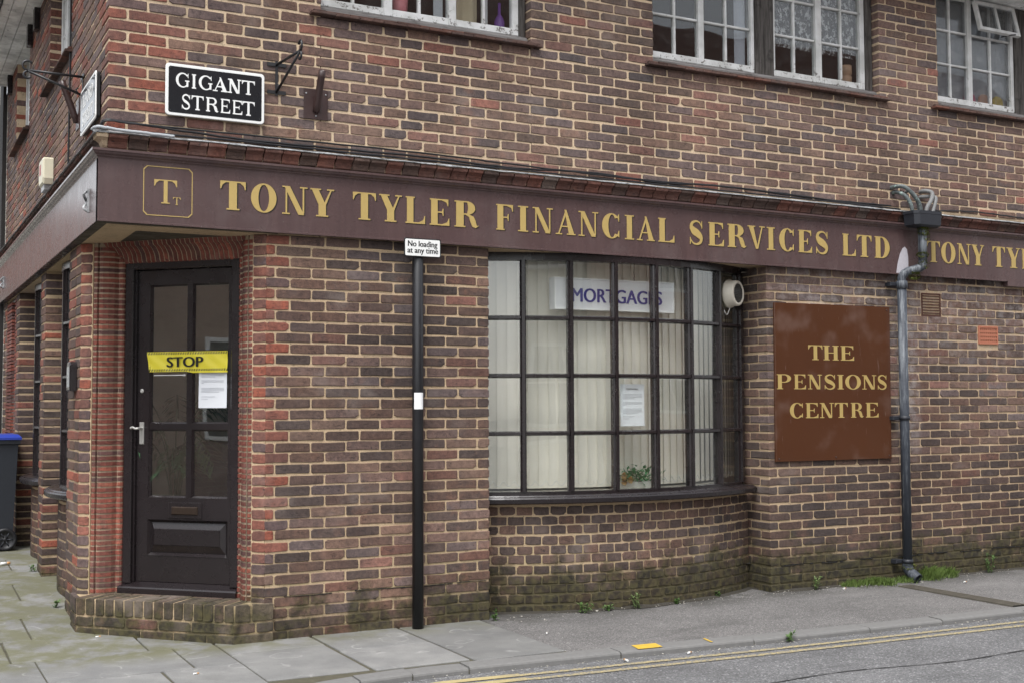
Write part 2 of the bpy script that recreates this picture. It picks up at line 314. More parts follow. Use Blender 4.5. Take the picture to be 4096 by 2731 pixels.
M['joint'] = flat('joint_dirt', (0.075, 0.068, 0.045), 0.95, var=0.4, scale=25)
GZ = 0.012
def gz(x, y): return GZ + 0.045 * min(max(y - 0.4, 0), 3.07)
KP = [(-2.25, -2.9), (-1.5, -2.35), (-0.3, -1.72), (0.5, -1.38), (1.0, -1.24), (1.5, -1.19), (2.3, -1.244), (3.5, -1.32), (5, -1.39), (5.75, -1.415), (9, -1.5), (40, -2.2)]
def kf(x):
    for (a, b), (c, d) in zip(KP, KP[1:]):
        if a <= x <= c: return b + (d - b) * (x - a) / (c - a)
    return KP[0][1] if x < KP[0][0] else KP[-1][1]
RZ = -0.03
# ground sheet: the road reaches the horizon
mb = MB(); mb.add([(-120, -120, RZ - 0.004), (120, -120, RZ - 0.004), (120, 120, RZ - 0.004), (-120, 120, RZ - 0.004)], [(0, 1, 2, 3)])
mb.obj('road', M['road'], kind='structure')
# paved corner and its slabs
mb = MB(); ys = [-6, -3.5, -2, -1, 0, 0.4, 1.5, 2.5, 3.47, 9]
xs = [-2.25, -1.5, -0.3, 0.5, 1.0, 1.5, 2.36]
for i in range(len(xs) - 1):
    x0, x1 = xs[i], xs[i + 1]
    prof = lambda x: [max(y, kf(x) + 0.12) for y in ys]
    a, c = prof(x0), prof(x1)
    for j in range(len(ys) - 1):
        q = [(x0, a[j]), (x1, c[j]), (x1, c[j + 1]), (x0, a[j + 1])]
        if abs(q[0][1] - q[3][1]) + abs(q[1][1] - q[2][1]) < 1e-6: continue
        mb.add([(x, y, gz(x, y) - 0.009) for x, y in q], [(0, 1, 2, 3)])
pav = mb.obj('pavement', M['joint'], kind='structure')
def slab(x0, x1, y0, y1):
    g = 0.005; x0 += g; x1 -= g; y0 += g; y1 -= g; b = 0.004; dz = R.uniform(-0.0015, 0.0015); k = R.uniform(-0.002, 0.002)
    C4 = [(x0, y0), (x1, y0), (x1, y1), (x0, y1)]; J = [(R.uniform(-0.004, 0.004), R.uniform(-0.004, 0.004)) for _ in C4]
    C4 = [(p[0] + j[0], p[1] + j[1]) for p, j in zip(C4, J)]; cx = (x0 + x1) / 2; cy = (y0 + y1) / 2
    ring = lambda ins, z: [(x + math.copysign(ins, cx - x), y + math.copysign(ins, cy - y), gz(x, y) + z + dz + k * (x - cx)) for x, y in C4]
    mb = MB(); A = ring(0, -0.03); B = ring(0, -b); T = ring(b, 0)
    mb.sweep([A, B, T], sm=False); mb.obj('paving_slab', M['slab'], pav)
for a in [(0.65, 1.215, -0.28, 0.30), (0.65, 1.21, -1.03, -0.28), (1.222, 1.78, -0.49, 0.10), (1.222, 1.78, -1.06, -0.49), (1.787, 2.357, -1.10, 0.10)]: slab(*a)
for y0, y1, js in [(-1.62, -1.10, (-0.45, 0.02, 0.35)), (-1.10, -0.55, (-0.95, -0.38, 0.225, 0.645)), (-0.55, 0.03, (-0.90, -0.335, 0.40, 0.645)), (0.03, 0.64, (-1.05, -0.455, 0.27, 0.645)),
                   (0.64, 1.27, (-0.88, -0.285, 0.30)), (1.27, 1.86, (-1.1, -0.52, 0.2)), (1.86, 2.50, (-0.80, -0.225, 0.3)), (2.50, 3.10, (-1.0, -0.41, 0.2)), (3.10, 3.70, (-0.76, -0.17, 0.3)),
                   (3.70, 4.30, (-0.95, -0.36, 0.2)), (4.30, 4.92, (-0.72, -0.15, 0.3)), (4.92, 5.5, (-0.95, -0.35, 0.2)), (5.5, 6.1, (-0.7, -0.12, 0.3)), (6.1, 6.7, (-0.9, -0.35, 0.0)), (6.7, 7.3, (-0.7, -0.12, 0.0)), (7.3, 7.9, (-0.9, -0.35, 0.0))]:
    js = list(js)
    while js[0] > -1.7 and y0 > -1.2: js.insert(0, js[0] - 0.585)
    if y0 > -1.2 and js[0] > -2.2: js.insert(0, -2.245)
    for a, b in zip(js, js[1:]):
        if y0 > min(kf(a), kf(b)) + 0.1: slab(max(a, -2.245), b, y0, y1)
# tarmac footway
mb = MB(); xs = [2.36 + 0.4 * i for i in range(20)] + [14, 40]
for x0, x1 in zip(xs, xs[1:]):
    for f0, f1 in ((0, 0.33), (0.33, 0.66), (0.66, 1.0)):
        P4 = []
        for x, f in ((x0, f0), (x1, f0), (x1, f1), (x0, f1)):
            yb = kf(x) + 0.122; y = yb + (0.35 - yb) * f; P4.append((x, y, GZ - 0.003 - 0.008 * (1 - f) + 0.004 * math.sin(3 * x) * (1 - abs(2 * f - 1))))
        mb.add(P4, [(0, 1, 2, 3)], sm=True)
mb.obj('footway', M['foot'], kind='structure')
# kerb stones
kb = MB(); xs = [-2.25, -1.5, -0.3, 0.5, 1, 1.5, 2.3, 3.5, 5, 9, 40]
for x0, x1 in zip(xs, xs[1:]): kb.add([(x0, kf(x0) + 0.006, RZ - 0.05), (x1, kf(x1) + 0.006, RZ - 0.05), (x1, kf(x1) + 0.006, -0.012), (x0, kf(x0) + 0.006, -0.012), (x0, kf(x0) + 0.13, -0.012), (x1, kf(x1) + 0.13, -0.012)], [(0, 1, 2, 3), (3, 2, 5, 4)])
kerb = kb.obj('kerb', M['joint'], kind='structure')
ks = [-2.24, -1.8, -1.1, -0.3, 0.42, 1.075, 1.375, 1.70, 2.62, 3.52, 4.40, 5.0, 5.74, 6.64, 7.55, 8.45]
for x0, x1 in zip(ks, ks[1:]):
    mb = MB(); rings = []; n = 4; dz = R.uniform(-0.003, 0.003)
    for i in range(n + 1):
        x = x0 + 0.004 + (x1 - x0 - 0.008) * i / n; y = kf(x); jy = R.uniform(-0.002, 0.002)
        rings.append([(x, y + jy, RZ - 0.04), (x, y + jy, -0.012 + dz), (x, y + 0.004 + jy, -0.003 + dz), (x, y + 0.016 + jy, 0.002 + dz), (x, y + 0.122, 0.005 + dz), (x, y + 0.126, -0.03)])
    mb.sweep(rings, sm=False); mb.obj('kerb_stone', M['kerb'], kerb)
for i in range(12):
    y0, y1 = -1.95 + i * 0.9, -1.95 + (i + 1) * 0.9; mb = MB(); rings = []
    for y in (y0 + 0.004, y1 - 0.004): g = gz(0, y); rings.append([(-2.39, y, RZ - 0.04), (-2.39, y, g - 0.02), (-2.385, y, g - 0.008), (-2.37, y, g - 0.003), (-2.262, y, g), (-2.258, y, g - 0.04)])
    mb.sweep(rings, sm=False); mb.obj('kerb_stone', M['kerb'], kerb)
# double yellow lines, following the kerb
def yline(off, w, x0, x1, name, label):
    mb = MB(); n = 40
    for i in range(n):
        a = x0 + (x1 - x0) * i / n; b = x0 + (x1 - x0) * (i + 1) / n
        mb.add([(a, kf(a) - off - w, RZ), (b, kf(b) - off - w, RZ), (b, kf(b) - off, RZ), (a, kf(a) - off, RZ)], [(0, 1, 2, 3)])
    o = mb.obj(name, M['line'], kind='structure'); return o
yline(0.125, 0.043, 1.93, 12, 'yellow_line', ''); yline(0.228, 0.046, 1.93, 12, 'yellow_line', '')
yline(0.105, 0.062, -0.5, 1.93, 'yellow_line', ''); yline(0.205, 0.062, -0.5, 1.93, 'yellow_line', '')
mb = MB()
for x0, x1 in ((2.74, 2.90), (3.225, 3.24)): mb.add([(x0, kf(x0) + 0.012, 0.0095), (x1, kf(x1) + 0.012, 0.0095), (x1 + 0.02, kf(x1) + 0.118, 0.0105), (x0 + 0.02, kf(x0) + 0.118, 0.0105)], [(0, 1, 2, 3)])
mb.obj('yellow_kerb_mark', flat('fresh_yellow_paint', (0.52, 0.34, 0.045), 0.7, var=0.2, scale=40), kind='structure')
mb = MB(); pts = sp([(2.9, -2.15, 0), (3.5, -2.12, 0), (4.2, -2.22, 0), (5.0, -2.2, 0), (6.2, -2.34, 0), (8, -2.4, 0)], 10)
for a, b in zip(pts, pts[1:]):
    w = R.uniform(0.003, 0.008); mb.add([(a.x, a.y - w, RZ), (b.x, b.y - w, RZ), (b.x, b.y + w, RZ), (a.x, a.y + w, RZ)], [(0, 1, 2, 3)])
mb.obj('road_crack', flat('tar_crack', (0.035, 0.034, 0.034), 0.9), kind='structure')

# ------------------------------------------------------------------ the corner building
BLD = empty('corner_building', 'brown brick corner building with shopfront bow window, corner door and long fascia', 'building', loc=(0.465, 0.465, GZ))
BLD_INV = Matrix.Translation((-0.465, -0.465, -GZ))
def part(o):
    o.parent = BLD; o.matrix_parent_inverse = BLD_INV; return o
def P_(mb, name, mats, **kw): return part(mb.obj(name, mats, **kw))
Hc = 0.06579; BH = 0.0536
def zc(k): return 3.65 - k * Hc
PAL = [((116, 90, 80), 34), ((105, 88, 85), 17), ((122, 94, 78), 25), ((104, 84, 72), 10), ((130, 90, 77), 6), ((142, 88, 71), 2), ((92, 79, 77), 6)]
PALR = [((136, 84, 70), 38), ((154, 86, 66), 20), ((122, 84, 74), 30), ((100, 82, 80), 12)]
PALD = [((101, 78, 68), 34), ((91, 75, 69), 25), ((109, 81, 67), 22), ((83, 68, 62), 15), ((118, 80, 66), 4)]
PALS = [((98, 86, 68), 3), ((90, 78, 62), 3), ((106, 84, 68), 2), ((84, 74, 66), 2)]
PALT = [((136, 72, 58), 40), ((120, 66, 56), 30), ((148, 82, 64), 18), ((102, 70, 66), 12)]
def tone(pal):
    tot = sum(w for _, w in pal); r = R.uniform(0, tot)
    for c, w in pal:
        r -= w
        if r <= 0: break
    k = R.uniform(0.88, 1.12); l = lin(*c); m_ = sum(l) / 3; ds = 0.88 if pal in (PALR, PALT) else 0.71; return tuple((v * ds + m_ * (1 - ds)) * k * (0.97 if pal is PAL else 0.88) for v in l)
def brick_pts(a0, a1, c0, c1, depth, proud=0.0, rs=R):
    """irregular hand-made brick: local x along, y = -outward, z up; front at y = -proud"""
    j = lambda s=0.0020: rs.uniform(-s, s); cv = 0.0055; mx = (a1 - a0) * 0.14; chs = [min(mx, rs.uniform(0.003, 0.009) if rs.random() > 0.13 else rs.uniform(0.012, 0.024)) for _ in range(4)]; cvs = [rs.uniform(0.003, 0.008) if c < 0.011 else rs.uniform(0.008, 0.016) for c in chs]
    am = (a0 + a1) / 2 + rs.uniform(-0.02, 0.02) * (a1 - a0) / 0.2
    o = [(a0 + chs[0], c0 + j()), (am, c0 + j(0.0030)), (a1 - chs[1], c0 + j()), (a1 + j(), c0 + cvs[1]), (a1 + j(), c1 - cvs[2]), (a1 - chs[2], c1 + j()), (am, c1 + j(0.0030)), (a0 + chs[3], c1 + j()), (a0 + j(), c1 - cvs[3]), (a0 + j(), c0 + cvs[0])]
    cx = (a0 + a1) / 2; cz = (c0 + c1) / 2; ins = 0.0028; pj = rs.uniform(-0.0012, 0.0016)
    inn = [(x + max(-ins, min(ins, (cx - x))), z + max(-ins, min(ins, cz - z))) for x, z in o]
    P = [(x, depth, z) for x, z in o] + [(x, -proud + 0.0028, z) for x, z in o] + [(x, -proud + pj + j(0.0006), z) for x, z in inn]
    n = 10; F = [tuple(range(20, 30))]
    for k in range(2):
        for i in range(n): q = (i + 1) % n; F.append((k * n + i, k * n + q, k * n + n + q, k * n + n + i))
    return P, F
RUN = MB()                                                            # every brick beyond the 300 largest
CAND = []                                                             # candidates for bricks as objects
def brick(Mx, a0, a1, c0, c1, depth, pal, proud=0.0, t=None):
    P, F = brick_pts(a0, a1, c0, c1, depth, proud); RUN.add([Mx @ Vector(p) for p in P], F, 0, t or tone(pal))
def wav(k, a): return 0.0022 * math.sin(a * 2.3 + k * 1.9) + 0.0014 * math.sin(a * 5.1 + k * 4.3)
from mathutils import noise as mnoise
def patch(a, z, tn):
    q = 1 + 0.22 * mnoise.noise(Vector((a * 1.1, z * 1.5, 3.3))); r_ = 1 + 0.09 * mnoise.noise(Vector((a * 0.9, z * 1.2, 9.1))); return (tn[0] * q * r_, tn[1] * q, tn[2] * q / r_ ** 0.5)
def run_brick(a0, a1, k, pal, depth=0.02, proud=0.0, Mx=RF, cand=True, t=None):
    if a1 - a0 < 0.018: return
    c = zc(k) + wav(k, a0); j = R.uniform(-0.0018, 0.0018)
    if cand and Mx is RF and 0.2 < a1 - a0 < 0.22 and depth < 0.05: CAND.append((a0, a1, c + j, patch(a0, c, tone(pal))))
    else: brick(Mx, a0, a1, c - BH / 2 + j, c + BH / 2 + j, depth, pal, proud, t or patch(a0 + Mx[1][3], c, tone(pal)))
def cut(a0, a1, holes):
    segs = [(a0, a1)]
    for h0, h1 in holes:
        out = []
        for s0, s1 in segs:
            if h1 <= s0 or h0 >= s1: out.append((s0, s1))
            else:
                if s0 < h0: out.append((s0, h0))
                if h1 < s1: out.append((h1, s1))
        segs = out
    return segs
JT = 0.0112
WIN = [(1.27, 2.749), (3.752, 5.924), (6.579, 8.02)]                   # upper openings
SILLZ = 3.835
LWIN = [(1.525, 2.716), (4.141, 5.257)]                                # upper openings on the side street, in Y
def perps(par, upper):
    if upper:
        b = 0.1075 if par == 0 else 0.22; out = [b + 0.225 * n + (-0.0635 if n >= 8 else 0) for n in range(0, 46)]; return out
XE = 9.2
# upper front wall
for k in range(-17, 13):
    par = k % 2; z = zc(k); ps = [0.0] + perps(par, True)
    if z < 2.93: continue
    holes = WIN if z > SILLZ else []
    for i, (p0, p1) in enumerate(zip(ps, ps[1:])):
        a0 = p0 + (JT / 2 if i else 0); a1 = p1 - JT / 2
        if a0 > XE: break
        for s0, s1 in cut(a0, a1, holes):
            edge = any(abs(s1 - h0) < 0.002 or abs(s0 - h1) < 0.002 for h0, h1 in holes)
            red = PALR if (i == 0 or (i < 3 and R.random() < 0.3)) else PAL
            d = (0.2125 if par == 0 else 0.1025) if i == 0 else (0.1 if edge else 0.02)
            run_brick(s0 + R.uniform(0, 0.003) * (i > 0), s1 - R.uniform(0, 0.003), k, red, d, cand=(s1 - s0) > 0.19)
# upper side wall (local x = -Y)
for k in range(-16, 13):
    par = k % 2; z = zc(k)
    if z < 2.93: continue
    st = 0.2175 if par == 0 else 0.105; y = st
    while y < 6.15:
        y1 = min(y + 0.225, 6.2)
        for s0, s1 in cut(y + JT / 2, y1 - JT / 2, LWIN if z > SILLZ else []):
            edge = any(abs(s1 - h0) < 0.002 or abs(s0 - h1) < 0.002 for h0, h1 in LWIN) and z > SILLZ
            run_brick(-s1, -s0, k, PAL if R.random() < 0.75 else PALR, 0.1 if edge else 0.02, Mx=LF, cand=False)
        y += 0.225
# lower front wall: door jamb to bow window, and right of the bow window
BX0, BX1 = 2.425, 4.745
VENTS = [(6.335, 6.551, 2.098, 2.285), (6.976, 7.203, 1.885, 2.035)]
for k in range(18, 56):
    z = zc(k)
    if z > 2.43: continue
    A = (k - 23) % 2 == 0
    ps = [CA] + [(1.077 if A else 0.988) + 0.225 * n for n in range(0, 8)]; ps = [p for p in ps if p < BX0 - 0.02] + [BX0]
    for i, (p0, p1) in enumerate(zip(ps, ps[1:])):
        red = PALR if i == 0 and z > 0.45 else (PAL if R.random() < 0.35 else PALD)
        run_brick(p0 + (0.0005 if i == 0 else JT / 2), p1 - (JT / 2 if p1 < BX0 else 0), k, red, 0.24 if p1 >= BX0 else 0.02, cand=(p1 - p0) > 0.2)
    B = (k - 45) % 2 == 0
    ps = [BX1] + [(4.941 if B else 4.828) + 0.225 * n for n in range(0, 22)]
    for i, (p0, p1) in enumerate(zip(ps, ps[1:])):
        if p0 > XE: break
        a0 = p0 + (0 if i == 0 else JT / 2); a1 = p1 - JT / 2
        hol = [(v0 - 0.008, v1 + 0.008) for v0, v1, w0, w1 in VENTS if w0 - 0.02 < z < w1 + 0.02]
        for s0, s1 in cut(a0, a1, hol):
            d = 0.02 if i else (0.1 if B else 0.212)
            run_brick(s0, s1, k, PALD if (z < 1.0 or R.random() < 0.6) else PAL, d, cand=(s1 - s0) > 0.19)
    # return into the bow window opening (faces the camera side)
    RVM = fr((BX1, 0, 0), (0, -1, 0), (-1, 0, 0))
    a = 0.113 if B else 0.225
    run_brick(-0.30, -a, k, PALD, 0.02, Mx=RVM, cand=False)
    # chamfer returns either side of the door
    for t0, t1 in ((0.0004, 0.083), (1.226, 1.3148)):
        run_brick(t0, t1, k, PALR if z > 0.4 else PALD, 0.06, Mx=CF, cand=False)
    # side street piers
    for y0, y1 in ((CA, 1.44), (2.74, 3.03), (4.67, 4.95), (5.86, 6.2)):
        if y1 - y0 > 0.4:
            m = 1.145 if A else 1.235
            sg = [(y0 + 0.002, m - JT / 2), (m + JT / 2, y1)] if A else [(y0 + 0.002, m - 0.11 - JT / 2), (m - 0.11 + JT / 2, m + 0.1), (m + 0.1 + JT, y1)]
        elif y1 - y0 > 0.25:
            mm = y0 + (0.10 if A else 0.19); sg = [(y0, mm - JT / 2), (mm + JT / 2, y1)]
        else: sg = [(y0, y1)]
        for s0, s1 in sg: run_brick(-s1, -s0, k, PALD if R.random() < 0.7 else PALR, 0.21, Mx=LF, cand=False)
# bow window dwarf walls in header bond
def bow(cx, R0, apex, half):                                          # plan arc for the front bow: fn(phi, r) -> (x, y)
    yc = apex + R0
    return lambda ph, r: (cx + r * math.sin(ph), yc - r * math.cos(ph))
BR = 2.325; BOW = bow(3.585, BR, -0.06, 1.16); BPH = math.asin(1.16 / BR)
LR = 1.32
def lbow(yc0, half, apex):
    xc = apex + LR; return (lambda ph, r: (xc - r * math.cos(ph), yc0 + r * math.sin(ph))), math.asin(half / LR)
LB = [lbow(2.09, 0.65, 0.04), lbow(3.85, 0.70, 0.045)]
for fn, ph_max, r0, ztop, side in [(BOW, BPH, BR, 0.745, False)] + [(f, p, LR, 0.765, True) for f, p in LB]:
    n = int(2 * ph_max * r0 / 0.1105)
    for k in range(43, 56):
        z = zc(k)
        if z + BH / 2 > ztop + 0.02: continue
        off = 0.5 if k % 2 else 0.0
        for i in range(-1, n + 1):
            p0 = -ph_max + (i + off) * 2 * ph_max / n; p1 = p0 + 2 * ph_max / n
            p0 = max(p0, -ph_max); p1 = min(p1, ph_max)
            if p1 - p0 < 0.012: continue
            pm = (p0 + p1) / 2; c = fn(pm, r0); e = fn(pm, r0 + 1); nx, ny = e[0] - c[0], e[1] - c[1]
            Mx = fr((c[0], c[1], 0), (-ny, nx, 0), (nx, ny, 0)); L = (p1 - p0) * r0 - JT * 0.95
            run_brick(-L / 2, L / 2, k, PALD, 0.02, Mx=Mx, cand=False)
# 300 largest full bricks become objects of their own
def projpx(x, y, z):
    d = Vector((x, y, z)) - CP; w = d.dot(FW); return 512 + 1210.6 * d.dot(RT) / w, 341 - 1210.6 * d.dot(UPV) / w, w
def score(b):
    a0, a1, c, tn = b; u, v, w = projpx((a0 + a1) / 2, 0, c)
    if not (12 < u < 1012 and 5 < v < 677): return 0
    if 0.25 < (a0 + a1) / 2 < 0.95 and 3.06 < c < 3.42: return 0
    if 1.80 < (a0 + a1) / 2 < 1.99 and c < 2.44: return 0
    u0 = projpx(a0, 0, c)[0]; u1 = projpx(a1, 0, c)[0]; return (u1 - u0) * 1210.6 * BH / w
CAND.sort(key=score, reverse=True)
WALL = MB()
vmesh = []
for vi in range(10):
    rs = random.Random(100 + vi); P, F = brick_pts(-0.1055, 0.1055, -BH / 2, BH / 2, 0.02, 0.0, rs); vmesh.append(MB().add(P, F).mesh('brick', [M['brick_o']]))
BRICKOBJ = CAND[:300]
for a0, a1, c, tn in CAND[300:]: brick(RF, a0, a1, c - BH / 2, c + BH / 2, 0.02, None, 0.0, tn)
# mortar body of the walls, recessed behind the brick faces
MR = 0.0056; TH = 0.205
w = WALL
zt = 4.83
for x0, x1, z0, z1 in [(0.215, 1.27 - MR, 2.43, zt), (1.27, 2.749, 2.43, 3.80), (2.749 + MR, 3.752 - MR, 2.43, zt), (3.752, 5.924, 2.43, 3.80), (5.924 + MR, 6.579 - MR, 2.43, zt), (6.579, 8.02, 2.43, 3.80), (8.02 + MR, XE + 0.3, 2.43, zt),
                       (CA + 0.005, BX0 - MR, -0.2, 2.428), (BX1 + MR, XE + 0.3, -0.2, 2.428)]:
    w.box(x0, x1, MR, TH, z0, z1)
w.box(BX1 + MR, BX1 + 0.3, TH + 0.001, 0.30, -0.2, 2.428)
w.box(BX0 - 0.3, BX0 - MR, TH + 0.001, 0.30, -0.2, 2.428)
w.box(MR, 0.213, MR, 0.213, 2.43, zt)
for y0, y1, z0, z1 in [(0.215, 1.525 - MR, 2.43, 4.68), (1.525, 2.716, 2.43, 3.80), (2.716 + MR, 4.141 - MR, 2.43, 4.68), (4.141, 5.257, 2.43, 3.80), (5.257 + MR, 6.2, 2.43, 4.68),
                       (CA + 0.005, 1.44 - MR, -0.2, 2.428), (2.74 + MR, 3.03 - MR, -0.2, 2.428), (4.67 + MR, 4.95, -0.2, 2.428), (5.86, 6.2, -0.2, 2.428)]:
    w.box(MR, TH, y0, y1, z0, z1)
for t0, t1 in ((0.004, 0.088), (1.221, 1.311)): w.box(t0, t1, MR, 0.12, -0.2, 2.428, M=CF)
for fn, pm, r0, zt2 in [(BOW, BPH, BR, 0.74)] + [(f, p, LR, 0.76) for f, p in LB]:
    n = 24; A = [fn(-pm + 2 * pm * i / n, r0 - MR) for i in range(n + 1)]; B = [fn(-pm + 2 * pm * i / n, r0 - 0.1) for i in range(n + 1)]
    rings = [[(a[0], a[1], -0.2), (a[0], a[1], zt2), (b[0], b[1], zt2), (b[0], b[1], -0.2)] for a, b in zip(A, B)]; w.sweep(rings, sm=False)
wall = P_(WALL, 'wall', [M['mortar']])
for i, (a0, a1, c, tn) in enumerate(BRICKOBJ):
    o = bpy.data.objects.new('brick', vmesh[R.randrange(10)]); COL.objects.link(o); o.location = ((a0 + a1) / 2 , R.uniform(-0.0012, 0.001), c); o.scale = ((a1 - a0) / 0.211, 1, 1)
    o.rotation_euler = (0, R.uniform(-0.006, 0.006), 0); o.color = (*tn, 1); o.parent = wall
RUN.obj("brickwork", [M["brick_s"]], wall, kind="stuff")

# black damp course squeezing out of one bed joint near the ground
def dpc(x0, x1, z, amp):
    mb = MB(); n = int((x1 - x0) / 0.03); on = False
    for i in range(n):
        if R.random() < 0.16: on = not on
        if on: continue
        a = x0 + i * 0.03; b = a + 0.0305; h = R.uniform(0.004, 0.011) * amp; y = -R.uniform(0.001, 0.005)
        zz = z + 0.003 * math.sin(a * 9); mb.box(a, b, y, 0.004, zz - h / 2, zz + h / 2)
    return mb
o = dpc(4.85, 8.6, zc(52.5), 1.0).obj('damp_course', [flat('bitumen_felt', (0.012, 0.011, 0.011), 0.8)], wall, kind='stuff'); o = dpc(1.05, 2.42, zc(51.5), 0.5).obj('damp_course', [flat('bitumen_felt_b', (0.02, 0.018, 0.016), 0.8)], wall, kind='stuff')
# ------------------------------------------------------------------ serif lettering (built glyph by glyph in a unit box)
class Glyph:
    def __init__(s): s.p = []
    def poly(s, *pts): s.p.append(list(pts)); return s
    def rect(s, x0, x1, y0, y1): return s.poly((x0, y0), (x1, y0), (x1, y1), (x0, y1))
    def strip(s, A, B):
        for i in range(len(A) - 1): s.p.append([A[i], A[i + 1], B[i + 1], B[i]])
        return s
def ring(g, cx, cy, rx, ry, ix, iy, a0, a1, icx=None, n=36):
    icx = cx if icx is None else icx; A = []; B = []
    for i in range(n + 1):
        t = rad(a0 + (a1 - a0) * i / n); A.append((cx + rx * math.cos(t), cy + ry * math.sin(t))); B.append((icx + ix * math.cos(t), cy + iy * math.sin(t)))
    g.strip(A, B)
def glyph(ch, st=0.26, hr=0.045, sf=0.07):
    """st: thick stroke, hr: hairline, sf: serif reach, all for a letter box 0..1 wide and 0..1 high"""
    g = Glyph(); s2 = st / 2
    def serif(x0, x1, y, up): g.rect(x0 - sf, x1 + sf, y, y + hr) if up else g.rect(x0 - sf, x1 + sf, y - hr, y)
    def stem(c, w=st, top=True, bot=True):
        g.rect(c - w / 2, c + w / 2, hr if bot else 0, 1 - hr if top else 1)
        if top: serif(c - w / 2, c + w / 2, 1, False)
        if bot: serif(c - w / 2, c + w / 2, 0, True)
    def arm(x0, x1, y, h=hr, drop=0.0, rise=0.0, w=0.13):
        g.rect(x0, x1, y, y + h)
        if drop: g.poly((x1 - w, y), (x1 - 0.02, y - drop), (x1, y - drop), (x1, y))
        if rise: g.poly((x1 - w, y + h), (x1, y + h), (x1, y + h + rise), (x1 - 0.02, y + h + rise))
    if ch == 'I': g.rect(0.22, 0.78, hr, 1 - hr); g.rect(0, 1, 0, hr); g.rect(0, 1, 1 - hr, 1)
    elif ch == 'T':
        g.rect(0.5 - s2, 0.5 + s2, hr, 1 - hr); g.rect(0.5 - s2 - 0.10, 0.5 + s2 + 0.10, 0, hr); g.rect(0, 1, 1 - hr, 1)
        g.poly((0.0, 1 - hr), (0.0, 0.72), (0.03, 0.72), (0.09, 0.86), (0.22, 1 - hr)); g.poly((1.0, 1 - hr), (0.78, 1 - hr), (0.91, 0.86), (0.97, 0.72), (1.0, 0.72))
    elif ch == 'L':
        c = sf + s2; g.rect(c - s2, c + s2, hr, 1 - hr); g.rect(0, c + s2 + sf, 1 - hr, 1); g.rect(0, 1, 0, hr); g.poly((0.66, hr), (1, hr), (1, 0.30), (0.97, 0.30), (0.90, 0.14))
    elif ch in 'EF':
        c = sf + s2; g.rect(c - s2, c + s2, hr, 1 - hr); g.rect(0, 0.95, 1 - hr, 1); g.poly((0.60, 1 - hr), (0.85, 0.88), (0.92, 0.74), (0.95, 0.74), (0.95, 1 - hr))
        g.rect(c + s2, 0.66, 0.5 - hr / 2, 0.5 + hr / 2); g.poly((0.62, 0.5 - hr / 2), (0.67, 0.36), (0.70, 0.36), (0.70, 0.64), (0.67, 0.64), (0.62, 0.5 + hr / 2))
        if ch == 'E': g.rect(0, 1, 0, hr); g.poly((0.62, hr), (1, hr), (1, 0.28), (0.97, 0.28), (0.89, 0.13))
        else: g.rect(0, c + s2 + sf, 0, hr)
    elif ch == 'H':
        w = st * 0.95
        for c in (sf + w / 2, 1 - sf - w / 2): stem(c, w)
        g.rect(sf + w, 1 - sf - w, 0.5 - hr / 2, 0.5 + hr / 2)
    elif ch == 'N':
        h = hr * 1.25; g.rect(0.13, 0.13 + h, hr, 0.93); g.rect(0, 0.30, 0, hr); g.rect(0.87 - h, 0.87, 0.06, 1 - hr); g.rect(0.70, 1.0, 1 - hr, 1)
        g.poly((0.0, 1), (0.0, 1 - hr), (0.10, 1 - hr), (0.64, 0), (0.87, 0), (0.30, 1))
    elif ch == 'A':
        g.poly((0.13, hr), (0.50, 0.98), (0.55, 0.86), (0.19, hr)); g.poly((0.44, 1.0), (0.54, 1.0), (0.93, hr), (0.66, hr)); g.rect(0.0, 0.32, 0, hr); g.rect(0.56, 1.0, 0, hr); g.poly((0.25, 0.30), (0.62, 0.30), (0.62, 0.30 + hr), (0.26, 0.30 + hr))
    elif ch == 'V':
        g.poly((0.07, 1 - hr), (0.34, 1 - hr), (0.60, 0.0), (0.47, 0.0)); g.poly((0.81, 1 - hr), (0.87, 1 - hr), (0.60, 0.0), (0.555, 0.13)); g.rect(0.0, 0.44, 1 - hr, 1); g.rect(0.68, 1.0, 1 - hr, 1)
    elif ch == 'Y':
        g.rect(0.5 - s2, 0.5 + s2, hr, 0.42); g.rect(0.5 - s2 - 0.1, 0.5 + s2 + 0.1, 0, hr); g.poly((0.07, 1 - hr), (0.35, 1 - hr), (0.5 + s2, 0.42), (0.5 - s2, 0.42)); g.poly((0.83, 1 - hr), (0.89, 1 - hr), (0.5 + s2, 0.42), (0.5 + s2 - 0.07, 0.48)); g.rect(0.0, 0.45, 1 - hr, 1); g.rect(0.70, 1.0, 1 - hr, 1)
    elif ch == 'O': ring(g, 0.5, 0.5, 0.5, 0.515, 0.5 - st * 0.93, 0.515 - hr, 0, 360, n=48)
    elif ch in 'CG':
        ring(g, 0.52, 0.5, 0.52, 0.515, 0.52 - st * 1.0, 0.515 - hr, 42, 318, icx=0.55)
        g.poly((0.86, 0.86), (0.92, 0.99), (0.95, 0.99), (0.95, 0.68), (0.92, 0.68))
        if ch == 'C': g.poly((0.84, 0.12), (0.92, 0.32), (0.95, 0.32), (0.95, 0.05), (0.92, 0.05))
        else: g.rect(0.95 - st * 0.85, 0.95, 0.06, 0.42); g.rect(0.95 - st * 0.85 - 0.10, 1.03, 0.42, 0.42 + hr)
    elif ch == 'D':
        c = sf + s2; g.rect(c - s2, c + s2, hr, 1 - hr); g.rect(0, 0.46, 0, hr); g.rect(0, 0.46, 1 - hr, 1); ring(g, 0.46, 0.5, 0.54, 0.5, 0.54 - st, 0.5 - hr, -90, 90)
    elif ch in 'PR':
